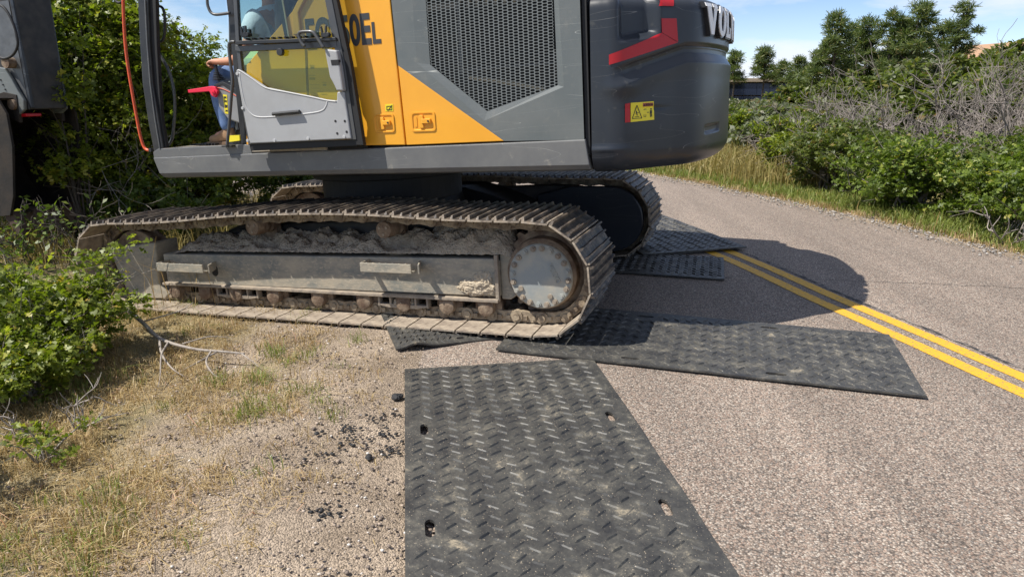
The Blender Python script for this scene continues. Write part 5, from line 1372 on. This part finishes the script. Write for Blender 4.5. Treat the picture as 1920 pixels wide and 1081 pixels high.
# grab handles
def pxtube(name, pts, y, r, m, k=5, parent=None, seg=8):
    mb = MB(); mb.tube(cr([B(u, v, y) for u, v in pts], k), r, seg); return mb.build(name, m, parent or ex, smooth=True)
pxtube('grab_handle', [(290, 12), (302, 13), (308, 25), (309, 55), (306, 74), (297, 79), (292, 74)], SY-.12, .011, M['black'])
pxtube('grab_handle', [(286, 97), (296, 100), (310, 120), (320, 143), (326, 172), (328, 202), (326, 235), (323, 258), (317, 270), (308, 274)], SY-.14, .012, M['pillar'])
pxtube('handrail', [(388, -60), (388.5, 0), (391, 15), (396, 24), (404, 27.5), (418, 26.5), (431, 24.5)], SY+.03, .011, M['pillar'])
pxtube('handrail', [(441, 79), (434, 79), (429.5, 84), (430, 100), (433, 125), (436, 150), (434, 180), (430.5, 225), (427, 262), (426, 273)], SY+.05, .0125, M['pillar'])
mb = MB(); p = B(426, 273, SY+.04); mb.box((p.x, SY+.02, p.z-.004), (.10, .06, .012)); mb.build('handrail_foot', M['black'], ex, bevel=.003)
pxtube('orange_rail', [(230, -120), (231, 0), (234, 70), (240, 125), (250, 185), (260, 240), (266, 265), (271, 277), (277, 281.5), (284, 281)], SY-.10, .0125, M['orange'], seg=10)
mb = MB(); p = B(285, 281, SY-.1); mb.box((p.x-.01, SY-.09, p.z), (.03, .05, .03)); mb.build('rail_bracket', M['black'], ex, bevel=.003)

# seat, console, pedals
mb = MB(); mb.box((.46, .92, 1.78), (.52, .50, .14)); mb.build('seat', M['black'], ex, bevel=.04)
mb = MB(); mb.box((.20, .92, 2.30), (.15, .52, .95), Matrix.Rotation(-.15, 3, 'Y')); mb.build('seat_back', M['black'], ex, bevel=.04)
mb = MB(); mb.box((.42, .92, 1.55), (.4, .4, .32)); mb.build('seat_base', M['black'], ex, bevel=.02)
con = [Z2(140, 512), Z2(182, 495), Z2(240, 530), Z2(300, 572), Z2(360, 590), Z2(360, 745), Z2(300, 742), Z2(215, 712), Z2(160, 640)]
cons = plate('control_console', con, 1.17, 1.29, M['console'], bevel=.012)
plate('console_top', [Z2(128, 505), Z2(180, 486), Z2(240, 515), Z2(300, 556), Z2(360, 575), Z2(360, 596), Z2(296, 580), Z2(236, 545), Z2(180, 508), Z2(140, 518)], 1.165, 1.296, M['black'], cons, .004)
pxtube('orange_piping', [Z2(150, 524), Z2(185, 531), Z2(236, 556), Z2(290, 590)], 1.2925, .0035, M['orange'], parent=cons)
plate('console_label', [Z2(184, 563), Z2(208, 566), Z2(216, 680), Z2(196, 676)], 1.291, 1.2925, M['label'], cons)
mb = MB()
for (a, b_) in (((190, 575), (204, 590)), ((192, 598), (207, 612)), ((196, 625), (210, 645)), ((199, 655), (212, 668))):
    mb.prism(Q([Z2(a[0], a[1]), Z2(b_[0], a[1]+1), Z2(b_[0], b_[1]), Z2((a[0]+b_[0])/2, b_[1]-5), Z2(a[0]+1, b_[1])], 1.2935), 1.2928, 1.2938)
mb.build('label_print', M['blackink'], cons)
lev = plate('safety_lever', [(351.5, 168.5), (396, 161.5), (403, 163), (408, 171), (403.5, 183), (397, 180), (392, 171.5), (353, 174.5)], 1.30, 1.325, M['pinkred'], bevel=.004)
mb = MB(); p = B(400, 173, 1.327); mb.cyl((p.x, 1.328, p.z), .018, .014, 'y', 20); mb.cyl((p.x, 1.338, p.z), .006, .008, 'y', 10); mb.build('lever_pivot', M['pinkred'], lev)
def joystick(y, hx):
    a = B(414, 152, 1.2); mb = MB()
    for k in range(5): mb.lathe((0, 0, 0), [(.001, -.001), (.001, .001)], 6) if 0 else mb.cyl((hx+.004*k, y, a.z+.012+k*.013), .048-.006*k, .008, 'z', 18)
    mb.tube([(hx, y, a.z), (hx+.02, y, a.z+.13)], .014, 8); mb.build('joystick', M['black'], ex, bevel=.002)
JX = B(411, 150, 1.22).x
joystick(1.22, JX); joystick(.60, .56)
mb = MB(); mb.box((.55, .60, 1.86), (.5, .10, .16)); mb.build('right_console', M['console'], ex, bevel=.02)
plate('floor_label', [Z2(218, 808), Z2(282, 806), Z2(284, 838), Z2(222, 846)], 1.30, 1.33, M['label'])
mb = MB(); p = B(440, 262, 1.28); mb.tube(cr([B(452, 232, 1.3), B(455, 250, 1.3), B(450, 268, 1.3)], 4), .014, 8); mb.box((p.x-.05, 1.25, FZ+.02), (.2, .1, .05)); mb.build('floor_block', M['black'], ex, bevel=.008)
# pedals: ribbed plates with tall levers
for yy in (.72, .88):
    r_ = empty('pedal'); r_.parent = ex; r_.location = (1.12, yy, FZ+.05)
    mb = MB(); R = Matrix.Rotation(.38, 3, 'Y'); mb.box((0, 0, 0), (.30, .10, .014), R)
    for k in range(7): mb.box(R @ Vector((-.12+.04*k, 0, .010)), (.012, .10, .008), R)
    mb.build('pedal_plate', M['black'], r_)
    mb = MB(); mb.tube(cr([(-.06, 0, .02), (-.10, 0, .16), (-.06, 0, .33), (-.03, 0, .42)], 5), .008, 6); mb.build('pedal_lever', M['black'], r_)
mb = MB(); 
for k in range(9): mb.box((1.25-.032*k, .95, FZ+.006), (.014, .5, .012))
mb.build('floor_mat', M['black'], ex)

# ================================================================== DOOR folded back against the body
DY = SY + .115
door = empty('door'); door.parent = ex; door.location = (B(440, 270, DY).x, DY, FZ)
bpy.context.view_layer.update()
DOFF = Vector(door.location)
class DMB(MB):
    def build(s, name, m, parent=None, **k):
        s.v = [tuple(Vector(v) - DOFF) for v in s.v]; return MB.build(s, name, m, parent or door, **k)
def dplate(name, px, y0, y1, m, bevel=.003):
    mb = DMB(); mb.prism(Q(px, y1), y0, y1); return mb.build(name, m, door, bevel=bevel)
th0 = DY - .035
TV = -130
dplate('door_frame', [(430, TV), (437, 0), (442, 79), (454, 204), (465.5, 272), (472, 270), (461, 204), (449, 90), (444, 0), (437, TV)], th0, DY, M['pillar'])
dplate('door_frame', [(583, TV), (609, 0), (633, 120), (655, 262), (668, 262), (646, 120), (622, 0), (596, TV)], th0, DY+.004, M['pillar'])
dplate('door_seal', [(596, TV), (622, 0), (646, 120), (668, 272), (681.5, 272.5), (657, 120), (631, 0), (604, TV)], th0-.01, DY-.002, M['rubber'])
dplate('bottom_bar', [(467, 269), (668, 261), (669, 273.5), (470, 283)], th0-.02, DY-.008, M['rubber'])  # black bar along the lower edge of the door
dplate('belt_rail', [(449, 86), (440.5, 84), (441, 95.5), (449, 97), (632, 89), (630, 76)], th0, DY+.008, M['pillar'])
led = dplate('belt_ledge', [(441, 77), (440.5, 84), (630, 76.5), (628, 70)], th0, DY+.03, M['black'])
mb = DMB(); 
for k in range(12):
    p = B(462+k*12, 75.5-k*.5, DY+.02); mb.box((p.x, DY+.0, p.z+.008), (.014, .04, .012))
mb.build('ledge_clip', M['rubber'], led) if 0 else mb.build('ledge_rib', M['rubber'], door)
dplate('upper_glass', [(441, TV), (444, 0), (449, 82), (629, 74), (614, 0), (588, TV)], DY-.020, DY-.014, M['upperglass'], 0)
dplate('lower_glass', [(448, 94), (449, 132), (452, 134), (466, 140), (498, 165), (634, 190), (622, 88)], DY-.020, DY-.014, M['glass'], 0)
pan = [Z2(262, 418), Z2(272, 412), Z2(300, 426), Z2(365, 470), Z2(440, 520), Z2(560, 545), Z2(700, 572), Z2(800, 594), Z2(862, 600), Z2(864, 548), Z2(905, 545), Z2(948, 828), Z2(640, 843), Z2(342, 857), Z2(300, 640)]
dplate('inner_panel', pan, DY-.010, DY+.016, M['doorgrey'], .008)
dplate('latch_housing', [Z2(788, 292), Z2(862, 300), Z2(880, 400), Z2(900, 543), Z2(862, 543), Z2(842, 500), Z2(820, 460), Z2(805, 380)], DY-.010, DY+.045, M['doorgrey'], .010)
dplate('latch_slot', [Z2(826, 358), Z2(872, 356), Z2(876, 388), Z2(832, 390)], DY+.02, DY+.047, M['rubber'], 0)
def dtube(name, pts, y, r, m, k=5):
    mb = DMB(); mb.tube(cr([B(u, v, y) for u, v in pts], k), r, 8); return mb.build(name, m, door, smooth=True)
M['creasegrey'] = mat('door_panel_edge', (.44, .44, .44), .5)
dtube('panel_edge', [Z2(284, 432), Z2(296, 520), Z2(318, 620), Z2(350, 675), Z2(400, 698), Z2(520, 694), Z2(700, 676), Z2(775, 660), Z2(800, 632), Z2(808, 604)], DY+.013, .0065, M['creasegrey'], 8)
dtube('panel_rim', [Z2(276, 418), Z2(300, 430), Z2(365, 474), Z2(440, 524), Z2(560, 549), Z2(700, 576), Z2(800, 598), Z2(862, 606)], DY+.014, .006, M['creasegrey'], 6)
mb = DMB(); a, b_ = B(*Z2(500, 680), DY), B(*Z2(658, 665), DY); mb.tube([(a.x, DY+.035, a.z), (b_.x, DY+.035, b_.z)], .014, 10); mb.box(((a.x+b_.x)/2, DY+.02, (a.z+b_.z)/2), (abs(a.x-b_.x), .02, .018)); mb.build('pull_grip', M['black'], door, smooth=False)
dtube('grab_handle', [Z2(672, 278), Z2(655, 258), Z2(640, 225), Z2(637, 205), Z2(650, 192), Z2(700, 189), Z2(724, 196), Z2(742, 218), Z2(765, 255), Z2(785, 285)], DY+.06, .0115, M['pillar'], 6)
mb = DMB(); p = B(*Z2(533, 312), DY); mb.cyl((p.x, DY+.01, p.z), .026, .03, 'y', 20); mb.build('window_latch', M['black'], door, bevel=.003)
for (u, v) in ((320, 205), (797, 205)):
    mb = DMB(); p = B(*Z2(u, v), DY+.02)
    mb.box((p.x, DY+.02, p.z-.005), (.06, .03, .03)); mb.box((p.x+.022, DY+.03, p.z+.028), (.013, .012, .05), Matrix.Rotation(.15, 3, 'Y')); mb.box((p.x-.012, DY+.03, p.z+.030), (.013, .012, .055), Matrix.Rotation(-.15, 3, 'Y')); mb.cyl((p.x-.03, DY+.03, p.z-.005), .012, .03, 'y', 10)
    mb.build('window_clip', M['black'], door, bevel=.002)
for (u, v) in ((855, 722), (911, 722), (866, 795), (922, 786)):
    mb = DMB(); p = B(*Z2(u, v), DY+.016); mb.cyl((p.x, DY+.0165, p.z), .009, .003, 'y', 14); mb.build('screw_hole', M['rubber'], door)
for (u, v) in ((303, 645), (333, 838), (493, 838), (693, 826), (908, 816), (271, 440)):
    mb = DMB(); p = B(*Z2(u, v), DY+.016); mb.cyl((p.x, DY+.018, p.z), .012, .010, 'y', 16); mb.build('panel_button', M['creasegrey'], door, bevel=.002)
# hinges
for v in (60, 215):
    mb = DMB(); p = B(445+v*.06, v, DY); mb.cyl((p.x, SY+.05, p.z), .016, .09, 'z', 12); mb.box((p.x, SY+.05, p.z), (.03, .11, .05)); mb.build('hinge', M['pillar'], door)
# grey instruction print on the yellow panel behind the glass
mb = MB()
for k, (u, v, w_, h_) in enumerate([(700, 388, 30, 4), (706, 396, 22, 14), (695, 448, 40, 3), (700, 462, 34, 14), (775, 490, 26, 3), (780, 500, 20, 12), (700, 505, 60, 2), (710, 525, 50, 2), (745, 545, 40, 2), (770, 560, 34, 2)]):
    mb.prism(Q([Z2(u, v), Z2(u+w_, v+1), Z2(u+w_, v+h_+1), Z2(u, v+h_)], SY+.002), SY+.001, SY+.0018)
mb.build('instruction_print', mat('faded_print', (.45, .25, .04), .6), ex)
# step in the yellow body: the raised part beside the fuel door
mb = MB(); mb.prism(Q([(562, 64), (557, 24), (566, 6), (580, -20), (574, -20), (556, 2), (546, 22), (548, 66)], SY+.03), SY-.0, SY+.022); mb.build('panel_rib', M['yellow'], ex, bevel=.006)
mb = MB(); mb.prism(Q([(571, 92), (575, 180), (579, 180), (575, 92)], SY+.004), SY, SY+.003); mb.build('panel_seam', mat('brown_seam', (.22, .11, .02), .6), ex)

# ================================================================== ARM, BUCKET, BOOM
AY = .21
c0, c1_ = B(24, 0, AY), B(61, 205, AY); d_ = (c1_ - c0)
up = c0 - d_*3.2/1.0
arm = [(c1_.x, c1_.z), (c1_.x + .18, c1_.z + .0), (c1_.x + .42, c1_.z + .35), (c0.x + .62, c0.z + .4), (up.x + .55, up.z - .1), (up.x + .2, up.z + .35), (up.x - .1, up.z)]
mb = MB(); mb.prism(arm, -AY, AY); arm_o = mb.build('arm', M['dark'], ex, bevel=.012)
mb = MB()
for s_ in (-1, 1):
    q = [(c1_.x - .012, c1_.z+.02), (c0.x - .012, c0.z), (up.x-.05, up.z+.3), (up.x+.01, up.z+.3), (c0.x + .03, c0.z), (c1_.x + .03, c1_.z + .02)]
    mb.prism(q, s_*(AY-.02), s_*(AY+.012))
mb.build('arm_edge', M['cw'], ex, bevel=.004)
mb = MB(); mb.prism([(c1_.x + .04, c1_.z), (c1_.x + .25, c1_.z + .1), (c0.x + .45, c0.z), (c0.x+.06, c0.z)], AY, AY+.006); mb.build('arm_sunlit_side', mat('arm_sunlight_grey', (.10, .105, .11), .45, col2=(.05, .052, .055), scale=6, coat=.2), ex)  # lighter sheet over the arm's side, sunlight put into its colour
# pins and linkage beside the arm
pin = B(27, 196, AY+.06); pin2 = B(16, 118, AY+.06)
mb = MB(); n = 10
lk = Q([(-8, 125), (8, 128), (22, 150), (34, 172), (44, 188), (45, 206), (36, 215), (22, 214), (10, 205), (-4, 180), (-30, 150)], AY+.06)
for s_ in (-1, 1): mb.prism(lk, s_*(AY+.02), s_*(AY+.06))
lko = mb.build('bucket_link', M['grey'], ex, bevel=.01)
for q_ in (pin, pin2):
    mb = MB(); mb.cyl((q_.x, 0, q_.z), .057, 2*AY+.20, 'y', 24); mb.build('link_pin', M['rust'], ex)
for k in range(5):
    p = B(1 + k*4.5, 150 + k*9, AY+.063); mb = MB(); mb.cyl((p.x, AY+.064, p.z), .010, .010, 'y', 8); mb.build('bolt', M['black'], lko)
pxtube('hydraulic_hose', [(-10, 10), (4, 12), (18, 30), (30, 60), (33, 85), (24, 103), (8, 110), (-6, 104), (-16, 98)], AY+.10, .014, M['rubber'], 8)
pxtube('hydraulic_hose', [(150, -60), (190, -40), (215, 0), (228, 4), (240, -14), (250, -50)], .3, .013, M['rubber'], 8)
mb = MB(); p = B(47, 216, AY+.02); mb.box((p.x, AY-.05, p.z), (.10, .18, .035)); mb.build('red_collar', M['red'], ex, bevel=.01)
# bucket: curved shell, side plates, lip, teeth
hx_, hz_ = c1_.x + .20, c1_.z + .06
shell = cr([(hx_ + .0, 0, hz_+.05), (hx_+.42, 0, hz_+.02), (hx_+.86, 0, hz_-.28), (hx_+1.0, 0, hz_-.72), (hx_+.82, 0, hz_-1.08), (hx_+.45, 0, hz_-1.22), (hx_+.22, 0, hz_-1.22)], 6)
BW = .40
mb = MB(); n = len(shell); V = []
for p in shell:
    for yy in (-BW, BW): V.append((p.x, yy, p.z))
for p in shell:
    for yy in (-BW, BW): V.append((p.x - .03, yy, p.z + .02))
F = []
for i in range(n-1):
    a = 2*i; F += [(a, a+1, a+3, a+2), (2*n+a, 2*n+a+2, 2*n+a+3, 2*n+a+1)]
F += [(0, 2*n, 2*n+1, 1), (2*n-2, 2*n-1, 4*n-1, 4*n-2)]
mb.add(V, F); bk = mb.build('bucket', mat('worn_bucket_steel', (.012, .010, .009), .9, col2=(.032, .023, .016), scale=5, bump=.3), ex)
M['bucket'] = bk.data.materials[0]
for s_ in (-1, 1):
    mb = MB(); pr_ = [(p.x, p.z) for p in shell]; mb.prism(pr_ + [(hx_+.10, hz_-1.0), (hx_-.06, hz_-.45), (hx_-.08, hz_-.1)], s_*BW, s_*(BW+.03)); mb.build('bucket_side', M['bucket'], bk, bevel=.004)
for k in range(4):
    yy = -BW + .05 + k*(2*BW-.10)/3; mb = MB()
    mb.prism([(hx_+.34, hz_-1.16), (hx_+.36, hz_-1.27), (hx_+.16, hz_-1.50), (hx_+.12, hz_-1.49), (hx_+.20, hz_-1.18)], yy-.05, yy+.05); mb.build('bucket_tooth', mat('rusty_tooth', (.07, .042, .03), .8) if k == 0 else bpy.data.materials['rusty_tooth'], bk, bevel=.012)
for s_ in (-1, 1):
    mb = MB(); mb.prism([(hx_-.09, hz_+.10), (hx_+.10, hz_+.14), (hx_+.42, hz_+.08), (hx_+.4, hz_-.03), (hx_-.05, hz_-.2)], s_*(AY+.03), s_*(AY+.07)); mb.build('bucket_ear', M['bucket'], bk, bevel=.005)
# boom rising out of the picture and carrying the arm
mb = MB(); bt = (up.x + .15, up.z + .1)
mb.prism([(.05, 1.55), (.38, 1.45), (1.35, 3.5), (2.5, 4.75), (bt[0]-.1, bt[1]-.15), (bt[0]+.1, bt[1]+.2), (2.3, 5.45), (.85, 4.3), (-.1, 1.95)], -.42, .02); mb.build('boom', M['yellow'], ex, bevel=.02)
# handrail on the hood and a mirror, whose shadows fall on the road
mb = MB(); mb.tube(cr([(-2.0, 1.2, TOPZ), (-2.0, 1.2, TOPZ+.35), (-1.3, 1.2, TOPZ+.4), (-.7, 1.2, TOPZ+.4), (-.65, 1.2, TOPZ)], 4), .018, 6); mb.build('hood_rail', M['pillar'], ex)

# ================================================================== OPERATOR
def skin_obj(name, verts, edges, radii, m, parent=None, root=0, sub=2):
    me = bpy.data.meshes.new(name); me.from_pydata([tuple(v) for v in verts], edges, []); me.materials.append(m)
    o = bpy.data.objects.new(name, me); C.objects.link(o)
    if parent: o.parent = parent
    sk_ = o.modifiers.new('skin', 'SKIN'); sk_.use_smooth_shade = True; sk_.branch_smoothing = .3
    for i, sv in enumerate(me.skin_vertices[0].data):
        r = radii[i]; sv.radius = r if isinstance(r, tuple) else (r, r); sv.use_root = (i == root)
    s_ = o.modifiers.new('sub', 'SUBSURF'); s_.levels = sub; s_.render_levels = sub
    return o
PYL, PYR = 1.10, .74
hand = B(400, 117, 1.22)
V = [(.44,.92,1.93), (.43,.92,2.12), (.43,.92,2.30), (.46,.92,2.44), (.48,.92,2.52), (.50,.92,2.62), (.515,.92,2.72),
     (.46,1.12,2.33), (.53,1.22,2.10), (.66,1.22,hand.z-.005), (hand.x-.055,1.22,hand.z),
     (.45,.74,2.36), (.44,.60,2.12), (.46,.60,hand.z-.005), (.50,.60,hand.z),
     (.36,1.02,1.93), (.66,1.07,1.965), (.965,PYL,1.93), (.95,PYL+.01,1.70), (.90,PYL+.01,1.47), (1.05,PYL+.01,1.425),
     (.36,.82,1.93), (.50,.78,1.965), (.66,PYR,1.93), (.60,PYR,1.70), (.52,PYR,1.47), (.67,PYR,1.425)]
E_ = [(0,1),(1,2),(2,3),(3,4),(4,5),(5,6),(2,7),(7,8),(8,9),(9,10),(2,11),(11,12),(12,13),(13,14),(0,15),(15,16),(16,17),(17,18),(18,19),(19,20),(0,21),(21,22),(22,23),(23,24),(24,25),(25,26)]
Rr = [(.15,.12),(.14,.11),(.15,.12),.08,.055,.075,.085,.06,.045,.042,.028,.06,.045,.042,.028,.08,.075,.058,.05,.038,.035,.08,.075,.058,.05,.038,.035]
def add_hand(ix, y, sgn, hand=hand):
    w0 = Vector(V[ix]); pi_ = len(V); V.append((hand.x-.012, y, hand.z+.002)); Rr.append((.027, .034)); E_.append((ix, pi_))
    for k in range(4):
        yy = y + (k-1.5)*.019*1.0; ln = [.9, 1.0, .95, .78][k]
        a = (hand.x+.026*ln, yy, hand.z+.012-.004*abs(k-1)); b = (hand.x+.050*ln, yy, hand.z-.010); c = (hand.x+.036*ln, yy-.002, hand.z-.036*ln); d = (hand.x+.014, yy, hand.z-.042*ln)
        i0 = len(V); V.extend([a, b, c, d]); Rr.extend([.0105, .0098, .0092, .0085]); E_.extend([(pi_, i0), (i0, i0+1), (i0+1, i0+2), (i0+2, i0+3)])
    i0 = len(V); V.extend([(hand.x-.005, y-sgn*.036, hand.z-.004), (hand.x+.022, y-sgn*.040, hand.z-.020), (hand.x+.040, y-sgn*.028, hand.z-.030)]); Rr.extend([.013, .011, .0095]); E_.extend([(pi_, i0), (i0, i0+1), (i0+1, i0+2)])
add_hand(10, 1.22, 1); add_hand(14, .60, -1, Vector((.555, .6, hand.z)))
person = skin_obj('person', V, E_, Rr, M['skin']); person.location = ORG; person.rotation_euler = RM.to_euler()
tag(person, 'operator in blue jeans and pale teal shirt seated in the cab, hand on the joystick', 'person')
# face: nose, ears, mouth, eyes as one small mesh each on the head
mb = MB(); mb.tube([(.59, .92, 2.755), (.615, .92, 2.715), (.592, .92, 2.705)], [.008, .016, .010], 8)
for s_ in (-1, 1): mb.tube([(.505, .92+s_*.085, 2.75), (.50, .92+s_*.098, 2.73), (.505, .92+s_*.088, 2.695)], [.010, .014, .008], 6)
mb.build('nose_and_ears', M['skin'], person, smooth=True)
skin_obj('hair', [(.49,.92,2.70), (.47,.92,2.76), (.51,.92,2.79)], [(0,1),(1,2)], [.085,.092,.085], M['hair'], person, 0)
skin_obj('jeans', [V[0], V[15], V[16], V[17], (.962,PYL+.005,1.82), V[18], (.915,PYL+.01,1.55), (.895,PYL+.01,1.475), V[21], V[22], V[23], (.64,PYR,1.82), V[24], (.55,PYR,1.55), (.52,PYR,1.475)],
         [(0,1),(1,2),(2,3),(3,4),(4,5),(5,6),(6,7),(0,8),(8,9),(9,10),(10,11),(11,12),(12,13),(13,14)],
         [(.16,.14), .098, .092, .078, .070, .066, .062, .064, .098, .092, .078, .070, .066, .062, .064], M['jeans'], person)
skin_obj('shirt', [V[0], V[1], V[2], V[3], V[7], (.48,1.16,2.25), (.52,1.20,2.15), V[11], (.45,.70,2.28), (.44,.64,2.17)], [(0,1),(1,2),(2,3),(2,4),(4,5),(5,6),(2,7),(7,8),(8,9)],
         [(.17,.15), (.165,.145), (.17,.15), .11, .115, .105, .085, .105, .09, .075], M['shirt'], person, 1)
for yy, dx_ in ((PYL+.01, 0), (PYR, -.38)):
    b_ = skin_obj('boot', [(.895+dx_, yy, 1.53), (.885+dx_, yy, 1.45), (.87+dx_, yy, 1.415), (.97+dx_, yy, 1.42), (1.06+dx_, yy, 1.412), (1.115+dx_, yy, 1.405)], [(0,1),(1,2),(1,3),(3,4),(4,5)], [.050, .052, .040, .048, .044, .032], M['boot'], person, 1)
    mb = MB(); mb.prism([(.83+dx_, yy-.03), (.85+dx_, yy-.042), (1.05+dx_, yy-.05), (1.13+dx_, yy-.035), (1.155+dx_, yy), (1.13+dx_, yy+.035), (1.05+dx_, yy+.05), (.85+dx_, yy+.042), (.83+dx_, yy+.03)], FZ-.003, FZ+.022, ax='z'); mb.build('sole', M['sole'], b_, bevel=.004)
